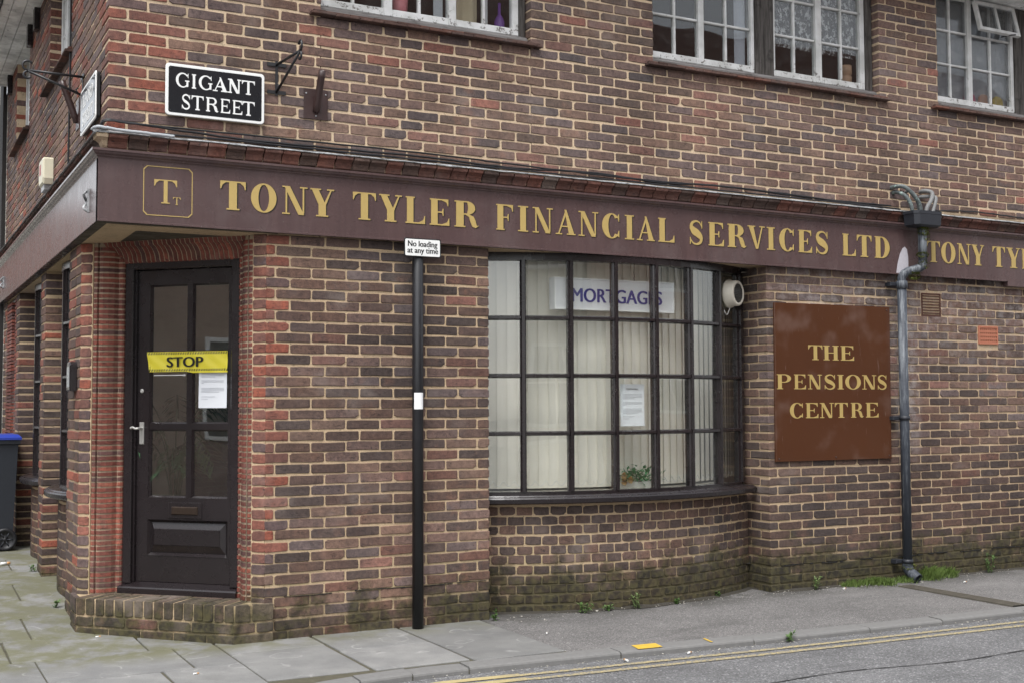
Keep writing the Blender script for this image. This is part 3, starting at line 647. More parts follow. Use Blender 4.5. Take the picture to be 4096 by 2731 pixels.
        c = sf + s2; g.rect(c - s2, c + s2, hr, 1 - hr); g.rect(0, c + s2 + sf, 0, hr); e = 0.95 if ch == 'P' else 0.86; g.rect(0, 0.5, 1 - hr, 1); y0 = 0.44 if ch == 'P' else 0.48; g.rect(c + s2, 0.5, y0, y0 + hr)
        ry = (1 - y0) / 2; ring(g, 0.5, y0 + ry, e - 0.5, ry, max(0.05, e - 0.5 - st * 0.95), ry - hr, -90, 90)
        if ch == 'R': g.strip([(0.46, y0), (0.60, 0.40), (0.66, 0.22), (0.74, 0.04), (0.88, -0.01), (1.0, 0.07)], [(0.62, y0 + 0.012), (0.80, 0.42), (0.89, 0.24), (0.92, 0.10), (0.95, 0.07), (0.99, 0.10)])
    elif ch == 'S':
        P = sp([(0.87, 0.80, 0), (0.70, 0.945, 0), (0.46, 0.985, 0), (0.22, 0.90, 0), (0.155, 0.74, 0), (0.30, 0.58, 0), (0.60, 0.46, 0), (0.83, 0.29, 0), (0.78, 0.10, 0), (0.52, 0.015, 0), (0.26, 0.06, 0), (0.09, 0.22, 0)], 6)
        A = []; B = []; n = len(P)
        for i, p in enumerate(P):
            d = (P[min(i + 1, n - 1)] - P[max(i - 1, 0)]).normalized(); k = i / (n - 1); w = hr * 0.6 + (st * 0.55 - hr * 0.6) * math.exp(-((k - 0.5) / 0.20) ** 2)
            A.append((p.x - d.y * w, p.y + d.x * w)); B.append((p.x + d.y * w, p.y - d.x * w))
        g.strip(A, B); g.poly((0.84, 0.82), (0.88, 1.0), (0.92, 1.0), (0.92, 0.68), (0.885, 0.68)); g.poly((0.05, 0.30), (0.09, 0.30), (0.13, 0.18), (0.09, 0.0), (0.05, 0.0))
    return g.p
def letter(ch, x0, x1, z0, z1, Mx, y, mats, parent, st=0.26, hr=0.045, sf=0.07, th=0.003, shadow=None, name='letter', lean=0.0):
    mb = MB(); W_ = x1 - x0; H_ = z1 - z0
    for k, pl in enumerate(glyph(ch, st, hr, sf)):
        a = sum(pl[i][0] * pl[(i + 1) % len(pl)][1] - pl[(i + 1) % len(pl)][0] * pl[i][1] for i in range(len(pl)))
        if a < 0: pl = pl[::-1]
        e = th + 0.00006 * (k % 7)
        def put(dx, dz, yf, yb, m):
            n = len(pl); F = [Mx @ Vector((x0 + u * W_ + dx, yf, z0 + v * H_ + dz)) for u, v in pl]; Bk = [Mx @ Vector((x0 + u * W_ + dx, yb, z0 + v * H_ + dz)) for u, v in pl]
            mb.add(F + Bk, [tuple(range(n))] + [(i, n + i, n + (i + 1) % n, (i + 1) % n) for i in range(n)], m)
        put(0, 0, y - e, y, 0)
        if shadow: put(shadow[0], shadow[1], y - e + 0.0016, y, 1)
    return mb.obj(name, mats, parent)
def text(body, size, Mx, loc, mat, parent, name='lettering', th=0.0008, width=None, align='LEFT', bold=0.0):
    cu = bpy.data.curves.new(name, 'FONT'); cu.body = body; cu.size = size; cu.extrude = th / 2; cu.align_x = align; cu.resolution_u = 4
    o = bpy.data.objects.new(name, cu); COL.objects.link(o); bpy.context.view_layer.update()
    me = bpy.data.meshes.new_from_object(o.evaluated_get(bpy.context.evaluated_depsgraph_get())); bpy.data.objects.remove(o)
    xs = [v.co.x for v in me.vertices]; k = (width / (max(xs) - min(xs))) if width else 1; xm = min(xs)
    for v in me.vertices:
        p = Vector(((v.co.x - xm) * k if width else v.co.x, 0, v.co.y)); v.co = Mx @ (Vector(loc) + Vector((p.x, -v.co.z - th / 2, p.z)))
    if bold:
        bm = bmesh.new(); ax = (Mx.to_3x3() @ Vector((1, 0, 0))).normalized(); ay = (Mx.to_3x3() @ Vector((0, -1, 0))).normalized()
        for q, dx in enumerate((-bold, 0, bold)):
            m2 = me.copy()
            for v in m2.vertices: v.co += ax * dx + ay * 0.00008 * q
            bm.from_mesh(m2); bpy.data.meshes.remove(m2)
        bm.to_mesh(me); bm.free()
    me.materials.clear(); me.materials.append(mat); me.name = name
    n = bpy.data.objects.new(name, me); COL.objects.link(n); n.parent = parent; return n

# ------------------------------------------------------------------ fascia sign
FY = 0.055
def fz(x): return -0.0035 * max(x, 0)
FAS = empty('fascia_sign', 'long brown fascia board with gold serif shop lettering wrapping the corner above the shopfront', 'sign')
def fpt(x, y, z): return (x, y, z + fz(x))
mb = MB()
# front board
xs = [-FY, 0.30, 2, 4, 6, 7.28]; rings = [[fpt(x, -FY, 2.44), fpt(x, -FY, 2.80), fpt(x, -0.004, 2.80), fpt(x, -0.004, 2.44)] for x in xs]; mb.sweep(rings, sm=False)
rings = [[fpt(x, -FY, 2.40), fpt(x, -FY, 2.80), fpt(x, -0.004, 2.80), fpt(x, -0.004, 2.40)] for x in (7.2802, 8.4, XE)]; mb.sweep(rings, sm=False)
for xj in (0.055, 2.07, 5.62):                                         # joints between boards stand 1 mm proud as filler lines
    mb.box(xj, xj + 0.003, -FY - 0.0008, -FY, 2.445 + fz(xj), 2.80 + fz(xj))
mb.obj('board', [M['fascia']], FAS)
mb = MB(); mb.box(-FY, -0.004, -FY + 0.0002, 6.2, 2.44, 2.80); mb.obj('side_board', [M['fascia']], FAS)
prof = [(0.0, 2.795), (0.0, 2.845), (FY + 0.036, 2.845), (FY + 0.036, 2.832), (FY + 0.030, 2.828), (FY + 0.024, 2.818), (FY + 0.012, 2.810), (FY + 0.010, 2.805), (FY + 0.003, 2.800), (FY + 0.001, 2.795)]
mb = MB(); rings = [[fpt(x - (d if x < 0.001 else 0), -d, z) for d, z in prof] for x in (0.0, 2, 4, 6, 8, XE)]
mb.sweep(rings, sm=False); mb.obj('moulding', [M['fascia']], FAS)
mb = MB(); mb.sweep([[(-d, -d, z) for d, z in prof], [(-d, 6.2, z) for d, z in prof]], sm=False); mb.obj('side_moulding', [M['fascia']], FAS)
mb = MB(); xs = [-FY, 2, 4, 6, 7.25]; rings = [[fpt(x, -FY - 0.008, 2.436), fpt(x, -FY - 0.008, 2.446), fpt(x, -FY + 0.001, 2.449), fpt(x, -FY + 0.001, 2.436)] for x in xs]; mb.sweep(rings, sm=False); mb.obj('bottom_bead', [M['fascia']], FAS)
# soffit board under the overhang at the corner
mb = MB(); mb.add([(-FY, -FY, 2.4385), (-FY, 0.98, 2.4385), (0.0, 0.98, 2.4385), (0.98, 0.0, 2.4385), (0.98, -FY, 2.4385), (-FY, -FY, 2.434), (-FY, 0.98, 2.434), (0.12, 1.05, 2.434), (1.05, 0.12, 2.434), (0.98, -FY, 2.434)], [(5, 6, 7, 8, 9)])
mb.obj('soffit_board', [paint('soffit_old_paint', (0.055, 0.047, 0.032), 0.7, 0.35)], FAS)
mb = MB(); mb.box(-FY, 0.0, 1.0, 6.2, 2.4355, 2.4375); mb.obj('soffit_strip', [M['frame']], FAS)
LT = [('T', 0.634, 0.786), ('O', 0.818, 0.973), ('N', 1.009, 1.166), ('Y', 1.184, 1.336), ('T', 1.458, 1.61), ('Y', 1.632, 1.785), ('L', 1.81, 1.944), ('E', 1.977, 2.114), ('R', 2.151, 2.323), ('F', 2.453, 2.584), ('I', 2.615, 2.692), ('N', 2.726, 2.881), ('A', 2.903, 3.057), ('N', 3.082, 3.24), ('C', 3.271, 3.417), ('I', 3.456, 3.532), ('A', 3.555, 3.706), ('L', 3.737, 3.874), ('S', 4.004, 4.128), ('E', 4.174, 4.312), ('R', 4.346, 4.516), ('V', 4.531, 4.69), ('I', 4.71, 4.786), ('C', 4.827, 4.973), ('E', 5.011, 5.144), ('S', 5.18, 5.309), ('L', 5.45, 5.585), ('T', 5.598, 5.75), ('D', 5.783, 5.94), ('T', 6.345, 6.492), ('O', 6.507, 6.667), ('N', 6.689, 6.843), ('Y', 6.854, 7.002), ('T', 7.101, 7.25), ('Y', 7.27, 7.436), ('L', 7.455, 7.59), ('E', 7.62, 7.755), ('R', 7.79, 7.96)]
for ch, x0, x1 in LT:
    b = 2.5525 - 0.0032 * x0
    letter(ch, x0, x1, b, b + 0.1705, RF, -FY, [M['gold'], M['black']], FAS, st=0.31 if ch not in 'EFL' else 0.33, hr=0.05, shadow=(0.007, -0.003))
# emblem: T with a small T in a square whose corners dip in
mb = MB(); n = 10; X0, X1, Z0, Z1 = 0.194, 0.473, 2.487, 2.773; c_ = 0.02; lw = 0.0045
def oct_(i): x0, x1, z0, z1 = X0 + i, X1 - i, Z0 + i, Z1 - i; return [(x0 + c_, z0), (x1 - c_, z0), (x1, z0 + c_), (x1, z1 - c_), (x1 - c_, z1), (x0 + c_, z1), (x0, z1 - c_), (x0, z0 + c_)]
A, B = oct_(0), oct_(lw)
for i in range(8):
    j = (i + 1) % 8; q = [A[i], A[j], B[j], B[i]]; mb.add([(x, -FY - 0.0022, z) for x, z in q] + [(x, -FY, z) for x, z in q], [(0, 1, 2, 3), (0, 4, 5, 1), (2, 6, 7, 3)])
mb.obj('emblem_border', [M['gold']], FAS)
letter('T', 0.255, 0.384, 2.560, 2.697, RF, -FY, [M['gold']], FAS, st=0.17, hr=0.045, name='emblem_letter'); letter('T', 0.362, 0.405, 2.556, 2.600, RF, -FY, [M['gold']], FAS, st=0.14, hr=0.06, name='emblem_letter')
# pale scuff left where the old pipe ran
mb = MB(); P = [(6.005, 2.437), (6.135, 2.437), (6.14, 2.50), (6.14, 2.58), (6.128, 2.64), (6.105, 2.662), (6.078, 2.645), (6.05, 2.60), (6.025, 2.53)]
mb.add([(x, -FY - 0.0012, z + fz(x)) for x, z in P], [tuple(range(len(P)))]); mb.obj('bare_patch', [flat('bare_primer', (0.42, 0.40, 0.43), 0.8, var=0.2, scale=60)], FAS)
# hooks left on the side board
for y, z0, z1 in ((0.25, 2.53, 2.66), (5.6, 2.55, 2.66)):
    mb = MB(); mb.tube(sp([(-FY - 0.002, y, z0), (-FY - 0.03, y, z0 + 0.02), (-FY - 0.012, y + 0.02, z0 + 0.06), (-FY - 0.03, y, z1 - 0.03), (-FY - 0.002, y, z1)], 6), 0.008, 8); mb.box(-FY - 0.012, -FY, y - 0.012, y + 0.012, z0 - 0.005, z1 + 0.005); mb.obj('bracket', [M['lead']], FAS)

# ------------------------------------------------------------------ brick string course and flashing over the fascia (parts of the building)
def cornice_mesh(v):
    rs = random.Random(v); L = 0.104; j = lambda s=0.0015: rs.uniform(-s, s)
    pr = [(0.03, 2.862), (-0.015, 2.862), (-0.022, 2.868), (-0.026, 2.882), (-0.036, 2.898), (-0.052, 2.910), (-0.064, 2.914), (-0.068, 2.920), (-0.068, 2.936), (0.03, 2.936)]
    mb = MB(); mb.sweep([[(-L / 2 + j(), y + j(), z - 2.9 + j()) for y, z in pr], [(-L / 2 + 0.004, y - 0.0, z - 2.9) for y, z in pr], [(L / 2 - 0.004, y + j(), z - 2.9 + j()) for y, z in pr], [(L / 2 + j(), y, z - 2.9) for y, z in pr]], sm=False)
    return mb.mesh('cornice_brick', [M['brick_o']])
CM = [cornice_mesh(i) for i in range(8)]
PALC = [((132, 82, 66), 24), ((118, 78, 66), 32), ((102, 80, 70), 24), ((116, 100, 90), 10), ((88, 70, 63), 10)]
CB = MB()
crs = MB(); crs.box(0.0, XE, -0.012, MR - 0.001, 2.862, 2.934); crs.box(-0.012, MR - 0.001, 0.0, 6.2, 2.862, 2.934); CORN = P_(crs, 'string_course', [M['mortar']])
x = -0.002
while x < 8.3:
    o = bpy.data.objects.new('cornice_brick', CM[R.randrange(8)]); COL.objects.link(o); o.location = (x + 0.056, R.uniform(-0.003, 0.003), 2.9 + fz(x) + R.uniform(-0.002, 0.002)); tn = tone(PALC); o.color = (*[v * 1.0 for v in tn], 1); o.parent = CORN; x += 0.1125
y = 0.06
while y < 6.1:
    o = bpy.data.objects.new('cornice_brick', CM[R.randrange(8)]); COL.objects.link(o); o.location = (R.uniform(-0.003, 0.003), y + 0.056, 2.9); o.rotation_euler = (0, 0, rad(-90)); o.color = (*tone(PALC), 1); o.parent = CORN; y += 0.1125
def wob(i, s): return s * (math.sin(i * 1.7) + math.sin(i * 0.63 + 1) + R.uniform(-0.8, 0.8)) / 2.8
mb = MB(); n = 130; rings = []
for i in range(n + 1):
    x = -0.085 + (XE + 0.08) * i / n; k = wob(i, 0.009); f = fz(x); sag = 0.006 * math.sin(i * 0.35)
    rings.append([(x, -0.002, 2.965 + f), (x, -0.03, 2.957 + f + k * 0.4), (x, -0.074, 2.943 + f + k * 0.5), (x, -0.078 - abs(k) * 0.6, 2.941 + f + sag * 0.3 - abs(k) * 0.7), (x, -0.076, 2.9388 + f - abs(k) * 0.7), (x, -0.06, 2.9385 + f)])
mb.sweep(rings, sm=True); P_(mb, 'flashing', [M['lead']])
mb = MB(); rings = []
for i in range(70):
    y = -0.08 + 6.28 * i / 69; k = wob(i, 0.006)
    rings.append([(-0.002, y, 2.965), (-0.03, y, 2.957), (-0.074, y, 2.943), (-0.085 - k * 0.5, y, 2.934 - abs(k)), (-0.08, y, 2.932 - abs(k)), (-0.06, y, 2.9385)])
mb.sweep(rings, sm=True); P_(mb, 'flashing', [M['lead']])
# plain mitred mortar corner of the string course
pr = [(-0.03, 2.862), (0.015, 2.862), (0.024, 2.872), (0.036, 2.898), (0.052, 2.910), (0.064, 2.914), (0.067, 2.934), (-0.03, 2.934)]
mb = MB(); mb.sweep([[(-d, 0.058, z) for d, z in pr], [(-d, -d, z) for d, z in pr], [(-0.002, -d, z) for d, z in pr]], sm=False); P_(mb, 'corner_flaunching', [M['mortar']])
# ------------------------------------------------------------------ doorway: moulded tile surround, frame, door, step
TM = brick_mat('red_roof_tile', True)
TC = 0.654
JP = [(0.090, 0.055), (0.090, 0.012), (0.100, 0.007), (0.117, 0.010), (0.121, 0.026), (0.127, 0.028), (0.131, 0.016), (0.150, 0.022), (0.176, 0.044), (0.198, 0.074), (0.208, 0.104), (0.214, 0.106), (0.219, 0.100), (0.236, 0.104), (0.243, 0.116), (0.243, 0.15)]
core = MB()
for sgn in (1, -1):
    pts = [(TC + sgn * (t - TC) * 1.0 - sgn * 0.0035, d + 0.0035) for t, d in JP] + [(TC + sgn * (0.09 - TC), 0.15)]
    core.sweep([[CF @ Vector((t, d, z)) for t, d in pts] for z in (0.20, 2.43)], sm=False)
HP = [(0.15, 2.30), (0.128, 2.301), (0.118, 2.306), (0.110, 2.318), (0.106, 2.336), (0.098, 2.356), (0.080, 2.378), (0.058, 2.396), (0.040, 2.402), (0.034, 2.408), (0.030, 2.420), (0.022, 2.4315), (0.15, 2.4315)]
core.sweep([[CF @ Vector((t, d + 0.004, z + 0.002)) for d, z in HP] for t in (0.10, 1.208)], sm=False)
SUR = P_(core, 'door_surround', [paint('old_lime_mortar', (0.30, 0.235, 0.165), 0.95, 0.3)])
jm = []
for v in range(6):
    rs = random.Random(v); mb = MB(); j = lambda s=0.001: rs.uniform(-s, s); k = j(0.0015)
    mb.sweep([[(t - TC + j(0.0005), d + k, z + j()) for t, d in JP] for z in (-0.0112, 0.0112)], sm=False); jm.append(mb.mesh('jamb_tile', [TM]))
hm = []
for v in range(6):
    rs = random.Random(v); mb = MB(); j = lambda s=0.001: rs.uniform(-s, s)
    mb.sweep([[(a + j(), d + j(0.0006), z) for d, z in HP] for a in (-0.0118, 0.0118)], sm=False); hm.append(mb.mesh('head_tile', [TM]))
z = 0.252
while z < 2.42:
    for sgn in (1, -1):
        o = bpy.data.objects.new('jamb_tile', jm[R.randrange(6)]); COL.objects.link(o)
        o.matrix_world = CF @ Matrix.Translation((TC, 0, z + R.uniform(-0.001, 0.001))) @ Matrix.Diagonal((sgn, 1, 1, 1)); o.color = (*tone(PALT), 1); o.parent = SUR
    z += Hc / 2
t = 0.125
while t < 1.19:
    o = bpy.data.objects.new('head_tile', hm[R.randrange(6)]); COL.objects.link(o); o.matrix_world = CF @ Matrix.Translation((t, 0, R.uniform(-0.001, 0.001))) @ Matrix.Rotation(R.uniform(-0.03, 0.03) - 0.05, 4, 'Y') if False else CF @ Matrix.Translation((t, 0, R.uniform(-0.001, 0.001))); o.color = (*tone(PALT), 1); o.parent = SUR
    t += 0.0328
# frame
mb = MB()
mb.bbox(0.243, 0.302, 0.122, 0.205, 0.29, 2.312, 0.006, M=CF); mb.bbox(1.006, 1.066, 0.122, 0.205, 0.29, 2.312, 0.006, M=CF); mb.bbox(0.3022, 1.0058, 0.1225, 0.205, 2.262, 2.311, 0.006, M=CF)
mb.box(0.302, 0.314, 0.148, 0.205, 0.30, 2.262, M=CF)
P_(mb, 'door_frame', [M['frame']])
mb = MB(); pr = [(0.085, 0.236), (0.085, 0.268), (0.092, 0.277), (0.165, 0.300), (0.21, 0.300), (0.21, 0.236)]
mb.sweep([[CF @ Vector((t, d, z)) for d, z in pr] for t in (0.236, 1.072)], sm=False); P_(mb, 'door_sill', [M['frame']])
# door leaf
LD = 0.166
mb = MB(); G0, G1 = 0.398, 0.964
mb.box(0.315, G0, LD, 0.208, 0.303, 2.258, M=CF); mb.box(G1, 1.005, LD, 0.208, 0.303, 2.258, M=CF)
mb.box(G0, G1, LD, 0.208, 2.166, 2.258, M=CF); mb.box(G0, G1, LD, 0.208, 0.69, 0.828, M=CF); mb.box(G0, G1, LD, 0.208, 0.303, 0.466, M=CF)
mb.box(G0, G1, LD + 0.02, 0.208, 0.466, 0.69, M=CF)
def bead(x0, x1, z0, z1, w=0.012, d0=LD + 0.003, d1=LD + 0.018):       # bevelled bead round an opening
    O = [(x0, z0), (x1, z0), (x1, z1), (x0, z1)]; I = [(x0 + w, z0 + w), (x1 - w, z0 + w), (x1 - w, z1 - w), (x0 + w, z1 - w)]
    mb.add([CF @ Vector((x, d0, z)) for x, z in O] + [CF @ Vector((x, d1, z)) for x, z in I], [(i, (i + 1) % 4, 4 + (i + 1) % 4, 4 + i) for i in range(4)])
bead(G0, G1, 0.466, 0.69, 0.016, LD - 0.004, LD + 0.0185)
O = [(0.418, 0.484), (0.944, 0.484), (0.944, 0.672), (0.418, 0.672)]; I = [(0.442, 0.530), (0.915, 0.530), (0.915, 0.634), (0.442, 0.634)]
mb.add([CF @ Vector((x, LD + 0.0192, z)) for x, z in O] + [CF @ Vector((x, LD + 0.002, z)) for x, z in I] + [CF @ Vector((x, LD - 0.001, z)) for x, z in [(a + (0.003 if a < .6 else -0.003), b + (0.003 if b < .58 else -0.003)) for a, b in I]],
       [(i, (i + 1) % 4, 4 + (i + 1) % 4, 4 + i) for i in range(4)] + [(4 + i, 4 + (i + 1) % 4, 8 + (i + 1) % 4, 8 + i) for i in range(4)] + [(8, 9, 10, 11)])
rows = [(0.828, 1.254), (1.290, 1.700), (1.736, 2.166)]; cols = [(G0, 0.668), (0.706, G1)]
mb.box(0.668, 0.706, LD + 0.004, 0.204, 0.828, 2.166, M=CF)
for zb0, zb1 in ((1.254, 1.290), (1.700, 1.736)):
    for c0, c1 in cols: mb.box(c0, c1, LD + 0.004, 0.204, zb0, zb1, M=CF)
for c0, c1 in cols:
    for r0, r1 in rows: bead(c0, c1, r0, r1, 0.011, LD + 0.005, LD + 0.020)
DOOR = P_(mb, 'door', [M['frame']])
DG = glass('door_glass', (0.95, 0.96, 0.95), 0.006, 4.0)
for c0, c1 in cols:
    for r0, r1 in rows:
        g = MB(); g.box(c0 + 0.004, c1 - 0.004, LD + 0.021, LD + 0.025, r0 + 0.004, r1 - 0.004, M=CF); g.obj('pane', [DG], DOOR)
mb = MB(); mb.bbox(0.548, 0.788, LD - 0.006, LD, 0.700, 0.800, 0.003, M=CF); mb.obj('letter_plate', [M['frame']], DOOR)
mb = MB(); mb.bbox(0.574, 0.762, LD - 0.015, LD - 0.006, 0.723, 0.774, 0.006, M=CF); mb.obj('letter_flap', [flat('dull_bronze', (0.045, 0.030, 0.022), 0.35, 0.5, 0.5)], DOOR)
steel = flat('brushed_aluminium', (0.50, 0.49, 0.46), 0.35, 0.5, 0.6)
mb = MB(); mb.bbox(0.334, 0.366, LD - 0.008, LD, 1.160, 1.300, 0.003, M=CF); mb.tube([CF @ Vector(p) for p in sp([(0.352, LD - 0.004, 1.262), (0.352, LD - 0.045, 1.262), (0.335, LD - 0.052, 1.260), (0.315, LD - 0.05, 1.268), (0.30, LD - 0.052, 1.262)], 5)], 0.008, 8); mb.obj('handle', [steel], DOOR)
mb = MB(); mb.lathe([(0.002, 0), (0.014, 0), (0.014, 0.004), (0.007, 0.006), (0.002, 0.003)], CF @ Matrix.Translation((0.347, LD, 1.497)) @ Matrix.Rotation(rad(90), 4, 'X'), 14); mb.obj('lock', [steel], DOOR)
# brick step
STEP = MB(); f0 = (-0.03, 0.742); f1 = (0.742, -0.03)
def inset(p, q, d): return None
poly = [(-0.024, 0.972), (-0.024, 0.745), (0.745, -0.024), (0.972, -0.024), (0.80, 0.20), (0.20, 0.80)]
STEP.sweep([[(x, y, z) for x, y in poly] for z in (-0.05, 0.2315)], sm=False)
ST = P_(STEP, 'step', [M['mortar']])
SF = fr((f0[0], f0[1], 0), (q2, -q2, 0), (-q2, -q2, 0)); SL = math.hypot(f1[0] - f0[0], f1[1] - f0[1])
def sbrick(Mx, a0, a1, c0, c1, d, pal, name='step_brick'):
    P, F = brick_pts(a0, a1, c0, c1, d); mb = MB(); mb.add([Mx @ Vector(p) for p in P], F); o = mb.obj(name, [M['brick_o']], ST); o.color = (*tone(pal), 1)
n = 16; dx = SL / n
for i in range(n): sbrick(SF, i * dx + 0.005, (i + 1) * dx - 0.005, 0.136, 0.236, 0.20, PALS)
for row, (c0, c1) in enumerate(((0.070, 0.124), (0.002, 0.058))):
    e = [0, 0.13, 0.355, 0.58, 0.805, SL] if row == 0 else [0, 0.235, 0.46, 0.685, 0.91, SL]
    for a, b in zip(e, e[1:]): sbrick(SF, a + 0.004, b - 0.005, c0, c1, 0.05, PALR if R.random() < .12 else PALS)
SR = fr((f1[0], f1[1], 0), (1, 0, 0), (0, -1, 0)); SLf = fr((f0[0], 1.0, 0), (0, -1, 0), (-1, 0, 0))
for a, b, c0, c1 in ((0.008, 0.098, 0.136, 0.236), (0.11, 0.235, 0.136, 0.234), (0.0, 0.125, 0.070, 0.124), (0.137, 0.235, 0.070, 0.124), (0.0, 0.235, 0.004, 0.058)): sbrick(SR, a, b, c0, c1, 0.028, PALS)
for a, b, c0, c1 in ((0.20, 0.255, 0.136, 0.236), (0.03, 0.19, 0.136, 0.236), (0.03, 0.255, 0.070, 0.124), (0.03, 0.255, 0.002, 0.058)): sbrick(SLf, a, b, c0, c1, 0.028, PALD)
# tread behind the front row: bricks on edge running the other way
TF = fr((f0[0] + 0.205 * q2, f0[1] + 0.205 * q2, 0), (q2, -q2, 0), (-q2, -q2, 0))
for r in range(2):
    for i in range(5):
        a = 0.03 + i * 0.215 + (0.1 if r else 0); P, F = brick_pts(a, a + 0.205, -0.002 - 0.070 * r - 0.064, -0.002 - 0.070 * r, 0.0, 0.02)
        mb = MB(); mb.add([TF @ Vector((p[0], -p[2], 0.2155 - p[1])) for p in P], [f[::-1] for f in F]); o = mb.obj('tread_brick', [M['brick_o']], ST); o.color = (*tone(PALS), 1)

# ------------------------------------------------------------------ rooms behind the glass
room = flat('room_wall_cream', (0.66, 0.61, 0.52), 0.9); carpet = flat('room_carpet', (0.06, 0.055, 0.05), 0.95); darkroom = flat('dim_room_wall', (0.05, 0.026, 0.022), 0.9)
mb = MB()
def inbox(mb, x0, x1, y0, y1, z0, z1, m=0, faces='BLRTFN'):
    P = [(x, y, z) for x in (x0, x1) for y in (y0, y1) for z in (z0, z1)]; D = {'L': (0, 2, 3, 1), 'R': (4, 5, 7, 6), 'N': (0, 1, 5, 4), 'F': (2, 6, 7, 3), 'B': (0, 4, 6, 2), 'T': (1, 3, 7, 5)}
    mb.add(P, [D[c] for c in faces if c != 'B'], m)
    if 'B' in faces: mb.add(P, [D['B']], 1)
inbox(mb, 0.225, 6.2, 0.22, 6.1, 0.20, 2.40, 0, 'FR')
fl5 = [(1.12, 0.22), (6.2, 0.22), (6.2, 6.1), (0.225, 6.1), (0.225, 1.12)]
mb.add([(x, y, 0.2) for x, y in fl5], [(0, 1, 2, 3, 4)], 1); mb.add([(x, y, 2.40) for x, y in fl5], [(4, 3, 2, 1, 0)], 0); mb.box(1.9, 2.0, 0.43, 2.6, 0.2, 2.40); mb.box(0.23, 1.9, 2.2, 2.3, 0.2, 2.4)
P_(mb, 'interior', [room, carpet])
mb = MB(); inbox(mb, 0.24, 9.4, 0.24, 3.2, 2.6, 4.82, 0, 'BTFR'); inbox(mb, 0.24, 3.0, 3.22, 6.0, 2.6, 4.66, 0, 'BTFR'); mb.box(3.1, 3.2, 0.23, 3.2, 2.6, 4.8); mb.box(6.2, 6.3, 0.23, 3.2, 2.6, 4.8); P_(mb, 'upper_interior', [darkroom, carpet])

# ------------------------------------------------------------------ upper windows
def upper_window(Mx, x0, x1, posts, bars, oak, glassm, zb=3.905, zt=4.828, skip=(), yf=0.082):
    mb = MB(); hz = [4.235, 4.523, 4.812]
    for a, b in posts: mb.bbox(a, b, yf, yf + 0.05, zb, zt, 0.004, M=Mx)
    runs = []
    for (a, b), (c, d) in zip(posts, posts[1:]):
        if c - b > 0.15 and not any(o0 < (b + c) / 2 < o1 for o0, o1 in oak): runs.append((b, c))
    for b, c in runs: mb.bbox(b, c, yf + 0.002, yf + 0.048, zb, zb + 0.05, 0.004, M=Mx)
    WNDW = P_(mb, 'upper_window', [M['white']])
    for a, b in oak:
        mb = MB(); mb.bbox(a, b, yf - 0.02, yf + 0.10, zb - 0.02, zt, 0.012, M=Mx); mb.obj('post', [M['oldoakv']], WNDW)
    for b, c in runs:
        bs = [x for x in bars if b < x < c]
        for x in bs:
            mb = MB(); mb.bbox(x - 0.009, x + 0.009, yf + 0.006, yf + 0.04, zb + 0.05, zt, 0.004, M=Mx); mb.obj('glazing_bar', [M['white']], WNDW)
        cells = [b] + bs + [c]
        for z in hz:
            if (b, z) in skip: continue
            for p, q in zip(cells, cells[1:]):
                mb = MB(); mb.bbox(p + 0.009, q - 0.009, yf + 0.0065, yf + 0.0395, z - 0.009, z + 0.009, 0.004, M=Mx); mb.obj('glazing_bar', [M['white']], WNDW)
        zz = [zb + 0.05] + hz
        for p, q in zip(cells, cells[1:]):
            for r, s in zip(zz, zz[1:]):
                mb = MB(); mb.box(p + 0.004, q - 0.004, yf + 0.025, yf + 0.028, r + 0.004, s - 0.004, M=Mx); mb.obj('pane', [glassm], WNDW)
    return WNDW
def tile_sill(Mx, x0, x1):
    mb = MB(); pr = [(0.125, 3.902), (0.075, 3.902), (0.045, 3.888), (0.028, 3.870), (0.028, 3.846), (0.125, 3.846)]
    mb.sweep([[Mx @ Vector((x, y, z)) for y, z in pr] for x in (x0 + 0.075, (x0 + x1) / 2, x1 - 0.075)], sm=False); s = P_(mb, 'window_sill', [M['oldoak']])
    for layer, (yf, z0, z1) in enumerate(((-0.052, 3.808, 3.823), (-0.030, 3.826, 3.841))):
        x = x0 + (0.0 if layer == 0 else 0.02) ; first = True
        while x < x1 - 0.02:
            wd = min(0.158 if not (first and layer) else 0.08, x1 - x); first = False; mb = MB(); d = R.uniform(-0.003, 0.003); tl = R.uniform(-0.02, 0.02)
            mb.bbox(x + 0.002, x + wd - 0.002, yf + d, 0.10, z0 + tl * 0.1, z1 + tl * 0.1, 0.003, M=Mx); o = mb.obj('sill_tile', [TM], s); o.color = (*[v * 0.62 for v in tone([((122, 88, 76), 3), ((112, 82, 72), 2), ((140, 86, 66), 1)])], 1); x += wd
    return s
w1 = upper_window(RF, 1.27, 2.749, [(1.276, 1.306), (1.716, 1.776), (2.176, 2.232), (2.654, 2.700)], [1.51, 1.97, 2.442], [(2.702, 2.747)], M['glassu'])
w2 = upper_window(RF, 3.752, 5.924, [(3.756, 3.786), (4.212, 4.262), (4.702, 4.732), (4.914, 4.936), (5.344, 5.404), (5.806, 5.852)], [4.002, 4.47, 5.13, 5.612], [(4.734, 4.912), (5.854, 5.922)], M['glassu'])
w3 = upper_window(RF, 6.579, 8.02, [(6.584, 6.612), (7.026, 7.076), (7.548, 7.584)], [6.822, 7.306], [(7.586, 8.01)], M['glassf'])
for a, b in ((1.19, 2.815), (3.675, 6.0), (6.49, 8.1)): tile_sill(RF, a, b)
